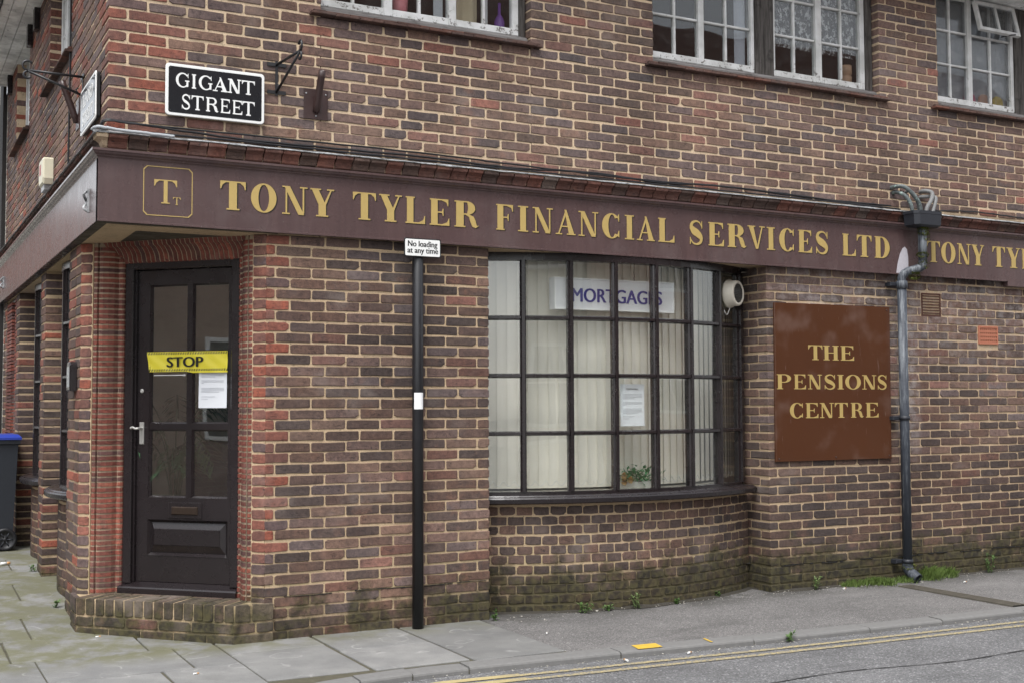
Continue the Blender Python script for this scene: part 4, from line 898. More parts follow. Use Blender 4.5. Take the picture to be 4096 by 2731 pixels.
# the open fanlight at the far right
MX = RF @ Matrix.Translation((7.31, 0.05, 4.812)) @ Matrix.Rotation(rad(-13), 4, 'X')
mb = MB()
for a, b, c, d in ((-0.245, -0.215, -0.275, 0), (0.215, 0.245, -0.275, 0), (-0.215, 0.215, -0.275, -0.245), (-0.215, 0.215, -0.03, 0), (-0.009, 0.009, -0.245, -0.03)): mb.bbox(a, b, -0.016, 0.016, c, d, 0.003, M=MX)
fl = mb.obj('fanlight', [M['white']], w3)
for a, b in ((-0.213, -0.011), (0.011, 0.213)):
    mb = MB(); mb.box(a, b, -0.002, 0.002, -0.243, -0.032, M=MX); mb.obj('fanlight_pane', [M['glassf']], w3)
mb = MB(); mb.tube([(7.42, 0.07, 4.55), (7.43, -0.02, 4.545), (7.45, -0.06, 4.54)], 0.006, 6); mb.obj('stay', [M['iron']], w3)
for y0, y1 in LWIN:
    n = [(-y1 + 0.004, -y1 + 0.04), (-y1 + 0.27, -y1 + 0.33), (-y0 - 0.33, -y0 - 0.27), (-y0 - 0.04, -y0 - 0.004)]
    upper_window(LF, -y1, -y0, n, [-y1 + 0.155, -y0 - 0.155, -(y0 + y1) / 2], [], M['glassu'], zt=4.668)
    tile_sill(LF, -y1 - 0.16, -y0 + 0.06)
# eaves soffits and brackets
sof = paint('soffit_white_boards', (0.80, 0.80, 0.78), 0.7, 0.3, (0.10, 0.10, 0.10), 0.62, 5)
mb = MB(); mb.box(-0.30, 0.24, 0.9, 6.2, 4.70, 4.72); eav = P_(mb, 'eaves_soffit', [flat('soffit_gap', (0.02, 0.02, 0.02), 0.9)])
for a, b in ((-0.285, -0.212), (-0.207, -0.112), (-0.107, -0.012), (-0.008, 0.10), (0.105, 0.22)):
    mb = MB(); mb.box(a, b, 0.9, 6.2, 4.682, 4.701); mb.obj('soffit_plank', [sof], eav)
mb = MB(); mb.box(-0.36, -0.30, 0.9, 6.25, 4.66, 4.86); mb.obj('gutter_board', [M['frame']], eav)
for y in (3.45, 3.95, 5.75): mb = MB(); mb.box(-0.045, -0.001, y - 0.05, y + 0.05, 4.50, 4.68); mb.obj('eaves_bracket', [M['frame']], eav)
mb = MB(); mb.box(-0.4, XE + 0.3, -0.34, 0.24, 4.846, 4.87); e2 = P_(mb, 'eaves_soffit', [flat('soffit_gap_b', (0.02, 0.02, 0.02), 0.9)])
for a, b in ((-0.33, -0.23), (-0.225, -0.115), (-0.11, 0.0), (0.005, 0.12), (0.125, 0.24)): mb = MB(); mb.box(-0.4, XE + 0.3, a, b, 4.832, 4.847); mb.obj('soffit_plank', [sof], e2)
# simple roof behind the eaves so that the house is closed
mb = MB(); mb.add([(-0.42, -0.42, 4.875), (XE + 0.3, -0.42, 4.875), (XE + 0.3, 3.3, 7.4), (3.3, 3.3, 7.4), (-0.42, 6.3, 4.875), (3.3, 6.3, 7.4)], [(0, 1, 2, 3), (0, 3, 5, 4)]); P_(mb, 'roof', [flat('roof_tile_brown', (0.11, 0.06, 0.045), 0.9)])
# vents
a, b, c, d = VENTS[0]; mb = MB(); mb.box(a, b, 0.045, 0.05, c, d); mb.box(a, a + 0.012, 0.0, 0.045, c, d); mb.box(b - 0.012, b, 0.0, 0.045, c, d); mb.box(a + 0.012, b - 0.012, 0.0, 0.045, d - 0.012, d); mb.box(a + 0.012, b - 0.012, 0.0, 0.045, c, c + 0.012)
terra = flat('terracotta', (0.075, 0.030, 0.021), 0.85, var=0.25); v1 = P_(mb, 'louvre_vent', [terra])
for i in range(7):
    z = c + 0.022 + i * 0.023; mb = MB(); mb.box(a + 0.013, b - 0.013, -0.004, 0.002, z, z + 0.005, M=Matrix.Translation((0, 0.0, 0))); mb.add([(a + 0.013, -0.004, z + 0.0051), (b - 0.013, -0.004, z + 0.0051), (b - 0.013, 0.044, z + 0.02), (a + 0.013, 0.044, z + 0.02)], [(0, 1, 2, 3)]); mb.obj('louvre', [terra], v1)
a, b, c, d = VENTS[1]; mb = MB(); t2 = flat('terracotta_new', (0.36, 0.135, 0.08), 0.8, var=0.15); nx, nz = 9, 4; fx = 0.014; cw = (b - a - 2 * fx) / nx; chh = (d - c - 2 * fx) / nz
mb.box(a, b, 0.03, 0.034, c, d, 1); mb.box(a, a + fx, -0.006, 0.03, c, d); mb.box(b - fx, b, -0.006, 0.03, c, d); mb.box(a + fx, b - fx, -0.006, 0.03, c, c + fx); mb.box(a + fx, b - fx, -0.006, 0.03, d - fx, d)
for i in range(nz + 1): z = c + fx + i * chh; mb.box(a + fx, b - fx, -0.003, 0.03, max(z - 0.008, c + fx), min(z + 0.008, d - fx))
for i in range(1, nx): x = a + fx + i * cw; mb.box(x - 0.005, x + 0.005, -0.0025, 0.029, c + fx, d - fx)
P_(mb, 'air_brick', [t2, M['black']])
# ------------------------------------------------------------------ bow windows
def bow_window(fn, r, phm, npan, zb, zt, nrow, sillz, tilt=0.0, rs=0.105, sill_r=None, name='bow_window', a_off=0.0):
    """fn(phi, r) -> (x, y); glazing on radius r"""
    def F(ph, rr, z): x, y = fn(ph, rr); return (x, y, z)
    ph0, ph1 = -phm + a_off, phm + a_off; N = 24
    mb = MB()
    def band(z0, z1, ro, ri, p0=ph0, p1=ph1, n=N):
        nonlocal mb; mb.sweep([[F(p0 + (p1 - p0) * i / n, rr, z) for rr, z in ((ro, z0), (ro, z1), (ri, z1), (ri, z0))] for i in range(n + 1)], sm=False)
    band(zt, 2.4335, r + 0.028, r - 0.05)
    Wd = P_(mb, name, [M['frame']]); mb = MB(); band(zb - 0.022, zb, r + 0.022, r - 0.05); mb.obj('bottom_rail', [M['frame']], Wd)
    # sill
    mb = MB(); so = sill_r; pr = [(so - 0.012, sillz), (so, sillz + 0.008), (so + 0.002, sillz + 0.034), (so - 0.006, sillz + 0.044), (so - 0.022, sillz + 0.048), (so - 0.028, sillz + 0.056), (r + 0.03, zb - 0.02), (r - 0.06, zb - 0.02), (r - 0.06, sillz)]
    mb.sweep([[F(ph0 + (ph1 - ph0) * i / N, rr, z) for rr, z in pr] for i in range(N + 1)], sm=False); mb.obj('sill', [M['frame']], Wd)
    dp = (ph1 - ph0) / npan
    def radial(ph, w0, w1, ra, rb, z0, z1):
        c0 = fn(ph, ra); c1 = fn(ph, rb); e = fn(ph, ra + 1); nx, ny = e[0] - c0[0], e[1] - c0[1]; u = (-ny, nx)
        q = [(c0[0] + u[0] * w0, c0[1] + u[1] * w0), (c0[0] - u[0] * w0, c0[1] - u[1] * w0), (c1[0] - u[0] * w1, c1[1] - u[1] * w1), (c1[0] + u[0] * w1, c1[1] + u[1] * w1)]
        mb.sweep([[(x, y, z) for x, y in q] for z in (z0, z1)], sm=False)
    for i in range(npan + 1):
        ph = ph0 + i * dp; k = 1.9 if i in (0, npan) else 1.0; mb = MB()
        radial(ph, 0.011 * k, 0.011 * k, r + 0.030, r + 0.012, zb, zt); radial(ph, 0.011 * k, 0.020 * k, r + 0.012, r + 0.004, zb, zt); radial(ph, 0.021 * k, 0.021 * k, r + 0.004, r - 0.035, zb, zt); mb.obj('mullion', [M['frame']], Wd)
    rh = (zt - zb) / nrow
    for i in range(npan):
        p0 = ph0 + i * dp + 0.017 / r; p1 = ph0 + (i + 1) * dp - 0.017 / r
        for j in range(nrow):
            z0 = zb + j * rh + (0.013 if j else 0); z1 = zb + (j + 1) * rh - (0.013 if j < nrow - 1 else 0)
            if j:
                mb = MB(); mb.sweep([[F(p, rr, zb + j * rh + dz) for rr, dz in ((r + 0.026, -0.008), (r + 0.026, 0.008), (r + 0.006, 0.0155), (r - 0.033, 0.0155), (r - 0.033, -0.0155), (r + 0.006, -0.0155))] for p in (p0, p1)], sm=False); mb.obj('glazing_bar', [M['frame']], Wd)
            mb = MB(); tw = R.uniform(-0.0020, 0.0020); tv = R.uniform(-0.0025, 0.0025)
            c = [(p0 - 0.003, z0 - 0.004, tw + tv), (p1 + 0.003, z0 - 0.004, -tw + tv), (p1 + 0.003, z1 + 0.004, -tw - tv), (p0 - 0.003, z1 + 0.004, tw - tv)]
            mb.add([F(p, r - 0.004 + d, z) for p, z, d in c] + [F(p, r - 0.007 + d, z) for p, z, d in c], [(0, 1, 2, 3), (7, 6, 5, 4), (0, 4, 5, 1), (1, 5, 6, 2), (2, 6, 7, 3), (3, 7, 4, 0)]); mb.obj('pane', [M['glass']], Wd)
    return Wd
bow_window(BOW, 2.295, 0.5055, 7, 0.815, 2.377, 4, 0.738, sill_r=2.425, a_off=-0.0125)
for (fn, pm) in LB: bow_window(fn, LR - 0.03, pm - 0.03, 4, 0.845, 2.377, 4, 0.762, sill_r=LR + 0.095)
# vertical blinds
vane_m = flat('cream_blind_fabric', (0.88, 0.84, 0.755), 0.9, var=0.04, scale=40)
def blinds(fn, r, p0, p1, z0, z1, label, chain=True):
    B = empty('vertical_blind', label, 'blind'); n = int((p1 - p0) * r / 0.071)
    for i in range(n):
        ph = p0 + (i + 0.5) * (p1 - p0) / n; c = fn(ph, r); e = fn(ph, r + 1); nx, ny = e[0] - c[0], e[1] - c[1]; a = -rad(13 + R.uniform(-3, 3)); ca, sa = math.cos(a), math.sin(a)
        u = (-ny * ca + nx * sa, nx * ca + ny * sa); v = (-u[1], u[0]); mb = MB(); rings = []
        for z in (z0, z1):
            rings.append([(c[0] + u[0] * s + v[0] * 0.0035 * (1 - (s / 0.0445) ** 2), c[1] + u[1] * s + v[1] * 0.0035 * (1 - (s / 0.0445) ** 2), z) for s in (-0.0445, -0.02, 0.0, 0.02, 0.0445)] + [(c[0] + u[0] * s + v[0] * 0.0035 * (1 - (s / 0.0445) ** 2) - v[0] * 0.0012, c[1] + u[1] * s + v[1] * 0.0035 * (1 - (s / 0.0445) ** 2) - v[1] * 0.0012, z) for s in (0.0445, 0.02, 0.0, -0.02, -0.0445)])
        mb.sweep(rings, sm=False); mb.obj('vane', [vane_m], B)
        if chain and i < n - 1:
            d = fn(ph + (p1 - p0) / n, r); m_ = ((c[0] + d[0]) / 2, (c[1] + d[1]) / 2); k = 0.05 / r
            f = lambda p, q: (fn(p, r + 0.048)[0], fn(p, r + 0.048)[1], q)
            mb = MB(); mb.tube(sp([f(ph, z0 + 0.055), f(ph + 0.5 * (p1 - p0) / n, z0 + 0.018), f(ph + (p1 - p0) / n, z0 + 0.055)], 4), 0.0022, 5); mb.obj('chain', [M['signwhite']], B)
    mb = MB(); mb.sweep([[(*fn(p0 + (p1 - p0) * i / 20, rr), z) for rr, z in ((r + 0.03, z1), (r + 0.03, z1 + 0.03), (r - 0.03, z1 + 0.03), (r - 0.03, z1))] for i in range(21)], sm=False); mb.obj('head_rail', [M['signwhite']], B)
blinds(BOW, 2.085, -0.55, 0.69, 0.822, 2.40, 'cream vertical blind hanging behind the front bow window')
blinds(LB[0][0], LR - 0.12, -0.46, 0.46, 0.87, 2.38, 'cream vertical blind in the nearer side street bow window', False)
blinds(LB[1][0], LR - 0.12, -0.5, 0.5, 0.87, 2.38, 'cream vertical blind in the farther side street bow window', False)

# ------------------------------------------------------------------ things in the bow window
lb = empty('hanging_sign', 'white light box lettered MORTGAGES hanging inside the bow window', 'sign', loc=(3.47, 0.135, 2.05))
LI = Matrix.Translation((-3.47, -0.135, -2.05))
def under(o, e): o.parent = e; o.matrix_parent_inverse = Matrix.Translation(-e.location); return o
mb = MB(); mb.box(2.975, 3.97, 0.095, 0.165, 2.052, 2.272); under(mb.obj('case', [flat('light_box_white', (0.74, 0.74, 0.76), 0.4, var=0.04)]), lb)
mb = MB()
for a in ((2.975, 3.97, 0.088, 0.0949, 2.052, 2.060), (2.975, 3.97, 0.088, 0.0949, 2.264, 2.272), (2.975, 2.983, 0.088, 0.0949, 2.060, 2.264), (3.962, 3.97, 0.088, 0.0949, 2.060, 2.264)): mb.box(*a)
under(mb.obj('rim', [flat('rim_white', (0.8, 0.8, 0.8), 0.35)]), lb)
mort = flat('blue_violet_letters', (0.045, 0.045, 0.24), 0.5)
tx = text('MORTGAGES', 0.137, RF, (3.115, 0.093, 2.108), mort, None, 'lettering', 0.002, width=0.748, bold=0.0035); under(tx, lb)
for x in (3.15, 3.66):
    mb = MB()
    for i in range(7): z = 2.275 + i * 0.018; mb.tube([(x + 0.004 * math.cos(k * 0.9 + i), 0.14 + 0.003 * math.sin(i * 2), z + 0.011 * math.sin(k * 0.9)) for k in range(8)], 0.0015, 5)
    under(mb.obj('chain', [M['iron']]), lb)
def paper(name, label, Mx, x0, x1, z0, z1, y, head=None, rows=(), curl=0.003):
    mb = MB(); n, k = 6, 8; fnp = lambda i, j: Mx @ Vector((x0 + (x1 - x0) * i / n, y - curl * (0.5 + 0.5 * math.sin(i * 1.3 + j * 0.7)) * (0.3 + j / k * 0.0 + 0.7 * (1 - j / k)), z0 + (z1 - z0) * j / k))
    P = [fnp(i, j) for j in range(k + 1) for i in range(n + 1)]; mb.add(P, [(j * (n + 1) + i, j * (n + 1) + i + 1, (j + 1) * (n + 1) + i + 1, (j + 1) * (n + 1) + i) for j in range(k) for i in range(n)], sm=True)
    o = mb.obj(name, [flat(name + '_white', (0.78, 0.80, 0.83), 0.8, var=0.03)]); tag(o, label, 'notice')
    ink = flat('printed_ink', (0.42, 0.43, 0.46), 0.9); mb = MB(); W_ = x1 - x0
    for zf, ws in rows:
        for a, b in ws: mb.box(x0 + W_ * a, x0 + W_ * b, y - curl - 0.0009, y - curl - 0.0004, z1 - (z1 - z0) * zf - 0.0011, z1 - (z1 - z0) * zf + 0.0011, M=Mx)
    mb.obj('printed_lines', [ink], o)
    if head: text(head, 0.016, Mx, (x0 + W_ * 0.24, y - curl - 0.0004, z1 - (z1 - z0) * 0.135), flat('black_ink', (0.03, 0.03, 0.03), 0.9), o, 'heading', 0.0005, width=W_ * 0.50)
    return o
def para(z, n, last=0.6): return [(z + 0.034 * i, [(0.1, 0.9 if i < n - 1 else 0.1 + last * 0.8)]) for i in range(n)]
paper('paper_notice', 'white printed CORONAVIRUS notice stuck inside the bow window', RF, 3.445, 3.643, 1.248, 1.540, 0.004, 'CORONAVIRUS', para(0.24, 4, .6) + para(0.43, 3, .12) + para(0.585, 4, .8) + para(0.77, 1, .6) + para(0.825, 1, .3))
# extractor fan set in the top right pane
ph = 0.424; c = BOW(ph, 2.295); e = BOW(ph, 3.295); nv = Vector((e[0] - c[0], e[1] - c[1], 0)); FM = Matrix.Translation((c[0], c[1], 2.222)) @ nv.to_track_quat('Z', 'Y').to_matrix().to_4x4()
fan = empty('extractor_fan', 'round cream extractor fan with mesh grille in the window top corner', 'fan', loc=(c[0], c[1], 2.222))
crm = flat('cream_plastic', (0.55, 0.51, 0.43), 0.5, var=0.08)
mb = MB(); mb.lathe([(0.100, -0.006), (0.108, 0.0), (0.108, 0.014), (0.098, 0.022), (0.096, 0.074), (0.088, 0.082), (0.074, 0.082), (0.072, 0.050), (0.001, 0.050)], FM, 32); under(mb.obj('housing', [crm]), fan)
mb = MB()
for i in range(-5, 6):
    s = i * 0.0125; h = math.sqrt(max(0, 0.072 ** 2 - s * s))
    for A, B in (((s, -h), (s, h)), ((-h, s), (h, s))): mb.tube([FM @ Vector((A[0], A[1], 0.076)), FM @ Vector((B[0], B[1], 0.076))], 0.0022, 5)
under(mb.obj('grille', [M['iron']]), fan)
mb = MB(); mb.tube([FM @ Vector(p) for p in sp([(0.0, -0.10, 0.01), (-0.05, -0.16, 0.008), (-0.09, -0.13, 0.006)], 6)], 0.003, 6); under(mb.obj('cord', [M['signwhite']]), fan)
# flower arrangement on the sill board
board = MB(); board.sweep([[(*BOW(-0.51 + 1.0 * i / 20, rr), z) for rr, z in ((2.25, 0.790), (2.25, 0.806), (1.95, 0.806), (1.95, 0.790))] for i in range(21)], sm=False); P_(board, 'window_board', [flat('cream_gloss', (0.5, 0.47, 0.40), 0.5)])
fl = empty('flower_arrangement', 'green foliage with cream roses in a white trough inside the bow window', 'plant', loc=(3.60, 0.10, 0.806))
mb = MB(); mb.sweep([[(3.47, 0.06, 0.807), (3.74, 0.06, 0.807), (3.74, 0.15, 0.807), (3.47, 0.15, 0.807)], [(3.455, 0.05, 0.858), (3.755, 0.05, 0.858), (3.755, 0.16, 0.858), (3.455, 0.16, 0.858)]], sm=False); under(mb.obj('trough', [flat('trough_white', (0.55, 0.56, 0.52), 0.6, var=0.2)]), fl)
def leaf(mb, base, d, L, w, up=0.3, m=0):
    d = Vector(d).normalized(); s = d.cross(Vector((0, 0, 1)))
    if s.length < 0.01: s = Vector((1, 0, 0))
    s.normalize(); nn = s.cross(d); base = Vector(base); mid = base + d * L * 0.5 + nn * L * 0.06; tip = base + d * L - nn * L * up * 0.3
    mb.add([base, mid - s * w / 2, tip, mid + s * w / 2, mid - nn * w * 0.12], [(0, 1, 4), (1, 2, 4), (2, 3, 4), (3, 0, 4)], m)
mb = MB()
for i in range(240):
    x = R.gauss(3.64, 0.075); x = min(max(x, 3.44), 3.84); y = R.uniform(0.055, 0.15); z = 0.85 + max(0, R.gauss(0.045, 0.03)) * (1 - ((x - 3.64) / 0.24) ** 2 * 0.6); leaf(mb, (x, y, z), (R.uniform(-1, 1), R.uniform(-1, .3), R.uniform(-.5, .9)), R.uniform(0.03, 0.055), R.uniform(0.016, 0.028))
under(mb.obj('foliage', [leaf_mat('silk_leaf', (0.03, 0.15, 0.06), (0.10, 0.34, 0.15))]), fl)
rose = leaf_mat('rose_petal', (0.42, 0.26, 0.10), (0.62, 0.45, 0.22))
for x, z, y in ((3.495, 0.905, 0.045), (3.545, 0.875, 0.04), (3.50, 0.862, 0.05)):
    mb = MB()
    for k in range(26):
        a = k * 2.4; el = k / 26; dirv = Vector((math.cos(a) * (0.3 + el), -0.8 + el * 0.3, math.sin(a) * (0.3 + el))); leaf(mb, (x + math.cos(a) * 0.004, y, z + math.sin(a) * 0.004), dirv, 0.020 + 0.010 * el, 0.024)
    under(mb.obj('rose', [rose]), fl)

# ------------------------------------------------------------------ on the door
tape_m, nt, b = new('hazard_tape', 0.45); t = NT(nt); oc = t.xyz(t.objc())
band = t.mth('MAXIMUM', t.mth('GREATER_THAN', oc[2], 1.7235), t.mth('LESS_THAN', oc[2], 1.6335)); ed = t.mth('MULTIPLY', t.mth('LESS_THAN', oc[2], 1.7385), t.mth('GREATER_THAN', oc[2], 1.6185))
strp = t.mth('GREATER_THAN', t.mth('FRACT', t.mth('MULTIPLY', t.mth('ADD', oc[0], t.mth('MULTIPLY', oc[2], -0.45)), 56)), 0.5)
t.L(t.mix(t.mth('MULTIPLY', t.mth('MULTIPLY', band, ed), strp), (0.72, 0.62, 0.045), (0.02, 0.02, 0.02)), b.inputs['Base Color'])
mb = MB(); nx, nzz = 48, 8; T0, T1, Z0, Z1 = 0.382, 0.962, 1.616, 1.741
def tapept(i, j):
    u = i / nx; v = j / nzz; tt = T0 + (T1 - T0) * u + (0.020 * (1 - v) if u < 0.04 else 0); sag = -0.008 * (1 if u > 0.5 else 0) * min(1, (u - 0.5) * 14 if u > .5 else 0) * (1 - v)
    return (tt, LD - 0.006 - 0.004 * math.sin(u * 9 + v * 3) * math.sin(math.pi * u) - 0.002 * math.sin(u * 31 + v * 9) - (0.004 if 0.49 < u < 0.53 else 0), Z0 + (Z1 - Z0) * v + sag)
mb.add([tapept(i, j) for j in range(nzz + 1) for i in range(nx + 1)], [(j * (nx + 1) + i, j * (nx + 1) + i + 1, (j + 1) * (nx + 1) + i + 1, (j + 1) * (nx + 1) + i) for j in range(nzz) for i in range(nx)], sm=True)
tp = mb.obj('warning_tape', [tape_m]); tp.matrix_world = CF; tag(tp, 'yellow hazard tape reading STOP taped across the door glass', 'tape')
text('STOP', 0.092, Matrix.Identity(4), (0.535, LD - 0.0135, 1.645), M['black'], tp, 'lettering', 0.001, width=0.258, bold=0.003)
paper('paper_notice', 'white printed notice under the yellow tape on the door glass', CF, 0.745, 0.944, 1.388, 1.622, LD + 0.019, None, para(0.07, 4, .6) + para(0.27, 3, .1) + para(0.47, 4, .8) + para(0.70, 1, .6) + para(0.76, 1, .3), 0.002)
mb = MB(); Y = LD + 0.0195; ar = [(0.418, 1.5925), (0.636, 1.5925), (0.636, 1.5865), (0.652, 1.5955), (0.636, 1.6045), (0.636, 1.5985), (0.418, 1.5985)]
mb.add([CF @ Vector((x, Y, z)) for x, z in ar] + [CF @ Vector((x, Y + 0.001, z)) for x, z in ar], [tuple(range(7))] + [(i, i + 7, (i + 1) % 7 + 7, (i + 1) % 7) for i in range(7)])
tag(mb.obj('arrow_sticker', [M['signwhite']]), 'thin white arrow sticker pointing right on the door glass', 'sticker')
# seen dimly through the door: palm and chair
pm = empty('house_palm', 'potted palm standing inside the corner door', 'plant', loc=tuple(CF @ Vector((0.30, 0.62, 0.2))))
mb = MB(); base = CF @ Vector((0.30, 0.62, 0.2))
mb.lathe([(0.09, 0.2), (0.13, 0.45), (0.12, 0.45), (0.001, 0.43)], Matrix.Translation((base.x, base.y, 0)), 16); under(mb.obj('pot', [flat('pot_dark', (0.05, 0.04, 0.04), 0.6)]), pm)
mb = MB()
for k in range(15):
    a = R.uniform(0, 6.28); h = R.uniform(0.75, 1.3); p0 = Vector((base.x, base.y, 0.43)); d = Vector((math.cos(a), math.sin(a), 0)); path = sp([p0, p0 + Vector((0, 0, h * 0.6)) + d * 0.06, p0 + Vector((0, 0, h * 0.85)) + d * 0.2, p0 + Vector((0, 0, h * 0.72)) + d * 0.38], 6); mb.tube(path, 0.004, 5)
    for q in path[8:]:
        for s in (-1, 1): leaf(mb, q, d * 0.8 + Vector((-d.y, d.x, 0)) * s - Vector((0, 0, 0.6)), R.uniform(0.12, 0.2), 0.02)
under(mb.obj('fronds', [leaf_mat('palm_leaf', (0.015, 0.05, 0.02), (0.04, 0.10, 0.04))]), pm)
ch = empty('office_chair', 'dark blue office chair behind the door glass', 'chair', loc=tuple(CF @ Vector((0.46, 0.85, 0.2)))); CM_ = CF @ Matrix.Translation((0.46, 0.85, 0)); nav = flat('navy_fabric', (0.012, 0.018, 0.04), 0.9)
mb = MB(); ring_ = [(math.copysign(abs(math.cos(a)) ** 0.5, math.cos(a)) * 0.22, math.copysign(abs(math.sin(a)) ** 0.5, math.sin(a)) * 0.24) for a in [i * math.pi / 12 for i in range(24)]]
mb.sweep([[CM_ @ Vector((x * s, d, 0.92 + z * s)) for x, z in ring_] for d, s in ((0, 0.9), (0.015, 1), (0.05, 1), (0.065, 0.9))]); under(mb.obj('backrest', [nav]), ch)
mb = MB(); mb.sweep([[CM_ @ Vector((x * s, 0.3 + z * s, h)) for x, z in ring_] for h, s in ((0.60, 0.9), (0.62, 1), (0.66, 1), (0.68, 0.92))]); under(mb.obj('seat', [nav]), ch)
mb = MB(); mb.tube([CM_ @ Vector(p) for p in ((0, 0.3, 0.2), (0, 0.3, 0.6))], 0.03, 10); mb.tube([CM_ @ Vector(p) for p in sp([(0, 0.3, 0.58), (0, 0.1, 0.58), (0, 0.07, 0.75)], 5)], 0.02, 8)
for k in range(5): a = k * 1.257; mb.tube([CM_ @ Vector(p) for p in ((0, 0.3, 0.27), (0.25 * math.cos(a), 0.3 + 0.25 * math.sin(a), 0.225))], 0.018, 8)
under(mb.obj('stand', [M['iron']]), ch)
# behind the upstairs glass
def curtain(label, x0, x1, y, z0, z1, col, amp=0.012, fq=60, tr=False):
    mb = MB(); n = 40; P = []
    for z in (z0, (z0 + z1) / 2, z1):
        for i in range(n + 1): x = x0 + (x1 - x0) * i / n; P.append((x, y + amp * math.sin(fq * x) + amp * 0.5 * math.sin(fq * 0.37 * x + z * 3), z))
    mb.add(P, [(j * (n + 1) + i, j * (n + 1) + i + 1, (j + 1) * (n + 1) + i + 1, (j + 1) * (n + 1) + i) for j in range(2) for i in range(n)], sm=True)
    return tag(mb.obj('curtain', [col]), label, 'curtain')
curtain('cream gathered curtain in the first upstairs window', 2.235, 2.43, 0.17, 3.93, 4.8, flat('curtain_cream', (0.52, 0.44, 0.30), 0.9))
curtain('pale blue narrow curtain edge in the first upstairs window', 2.10, 2.165, 0.16, 3.93, 4.8, flat('curtain_paleblue', (0.50, 0.52, 0.55), 0.9), 0.004)
curtain('white narrow curtain edge beside the purple bottle', 2.455, 2.50, 0.16, 3.93, 4.8, flat('curtain_white', (0.6, 0.6, 0.6), 0.9), 0.004)
curtain('white net curtain edge in the middle upstairs window', 4.60, 4.70, 0.16, 3.95, 4.8, flat('curtain_net', (0.45, 0.47, 0.52), 0.9), 0.006)
lace, nt, b = new('lace_net', 0.9); t = NT(nt); P = t.pos(); pat = t.ramp(t.noise(t.map(P, scale=(1, 1, 0.8)), 26, 4, 0.7), 0.46, 0.60); t.L(t.mix(pat, (0.10, 0.09, 0.09), (0.55, 0.55, 0.55)), b.inputs['Base Color']); t.L(t.ramp(pat, 0, 1, 0.35, 0.95), b.inputs['Alpha'])
curtain('white lace half curtain in the right hand half of the middle upstairs window', 4.93, 5.80, 0.15, 4.165, 4.8, lace, 0.004)
curtain('pale grey net curtain filling the far right upstairs window', 6.60, 7.57, 0.16, 3.93, 4.8, flat('net_grey', (0.40, 0.41, 0.42), 0.9, var=0.08, scale=6), 0.004)
tb = MB(); tb.box(1.28, 2.69, 0.14, 0.23, 3.93, 3.946); tb.box(3.77, 5.84, 0.14, 0.23, 3.93, 3.946); tb.box(6.6, 7.57, 0.175, 0.23, 3.91, 3.925); P_(tb, 'inner_sill', [flat('inner_sill_white', (0.5, 0.5, 0.48), 0.6)])
mb = MB(); mb.lathe([(0.001, 3.946), (0.048, 3.946), (0.056, 4.07), (0.052, 4.07), (0.045, 3.955), (0.001, 3.955)], Matrix.Translation((1.868, 0.185, 0)), 24); tag(mb.obj('flower_pot', [flat('pink_pot', (0.62, 0.22, 0.24), 0.4, var=0.05)]), 'pink flower pot on the first upstairs window sill', 'pot')
mb = MB(); mb.lathe([(0.001, 3.946), (0.034, 3.946), (0.036, 3.96), (0.036, 4.02), (0.028, 4.045), (0.011, 4.07), (0.011, 4.15), (0.001, 4.15)], Matrix.Translation((2.605, 0.185, 0)), 20); tag(mb.obj('bottle', [flat('purple_glass_bottle', (0.16, 0.06, 0.30), 0.15, var=0.1)]), 'purple glass bottle on the first upstairs window sill', 'bottle')
mb = MB(); mb.lathe([(0.001, 3.946), (0.05, 3.946), (0.055, 4.02), (0.04, 4.03), (0.055, 4.04), (0.055, 4.11), (0.001, 4.115)], Matrix.Translation((5.74, 0.19, 0)), 20); tag(mb.obj('jar', [flat('tan_jar', (0.42, 0.26, 0.16), 0.5)]), 'tan jar behind the lace curtained upstairs window', 'jar')
for x, col, nm in ((7.10, (0.6, 0.1, 0.2), 'pink'), (7.27, (0.55, 0.3, 0.2), 'peach'), (7.44, (0.6, 0.45, 0.1), 'yellow')):
    mb = MB(); mb.lathe([(0.001, 3.925), (0.05, 3.93), (0.07, 3.97), (0.06, 4.02), (0.03, 4.045), (0.001, 4.05)], Matrix.Translation((x, 0.142, 0)) @ Matrix.Diagonal((1, 0.35, 1, 1)), 16); tag(mb.obj('soft_toy', [flat(nm + '_plush', col, 0.95)]), nm + ' rounded shape behind the far right upstairs glass', 'ornament')
# ------------------------------------------------------------------ street name signs
def rrect(x0, x1, z0, z1, r, n=5):
    P = []
    for cx, cz, a0 in ((x1 - r, z0 + r, -90), (x1 - r, z1 - r, 0), (x0 + r, z1 - r, 90), (x0 + r, z0 + r, 180)):
        for i in range(n + 1): a = rad(a0 + 90 * i / n); P.append((cx + r * math.cos(a), cz + r * math.sin(a)))
    return P
def plate(Mx, P, y0, y1, mats, name, parent, bev=0.003):
    mb = MB(); cx = sum(p[0] for p in P) / len(P); cz = sum(p[1] for p in P) / len(P); n = len(P)
    ins = [(x + math.copysign(min(bev, abs(cx - x)), cx - x), z + math.copysign(min(bev, abs(cz - z)), cz - z)) for x, z in P]
    mb.sweep([[Mx @ Vector((x, y1, z)) for x, z in P], [Mx @ Vector((x, y0 + bev, z)) for x, z in P], [Mx @ Vector((x, y0, z)) for x, z in ins]], sm=False); return mb.obj(name, mats, parent)
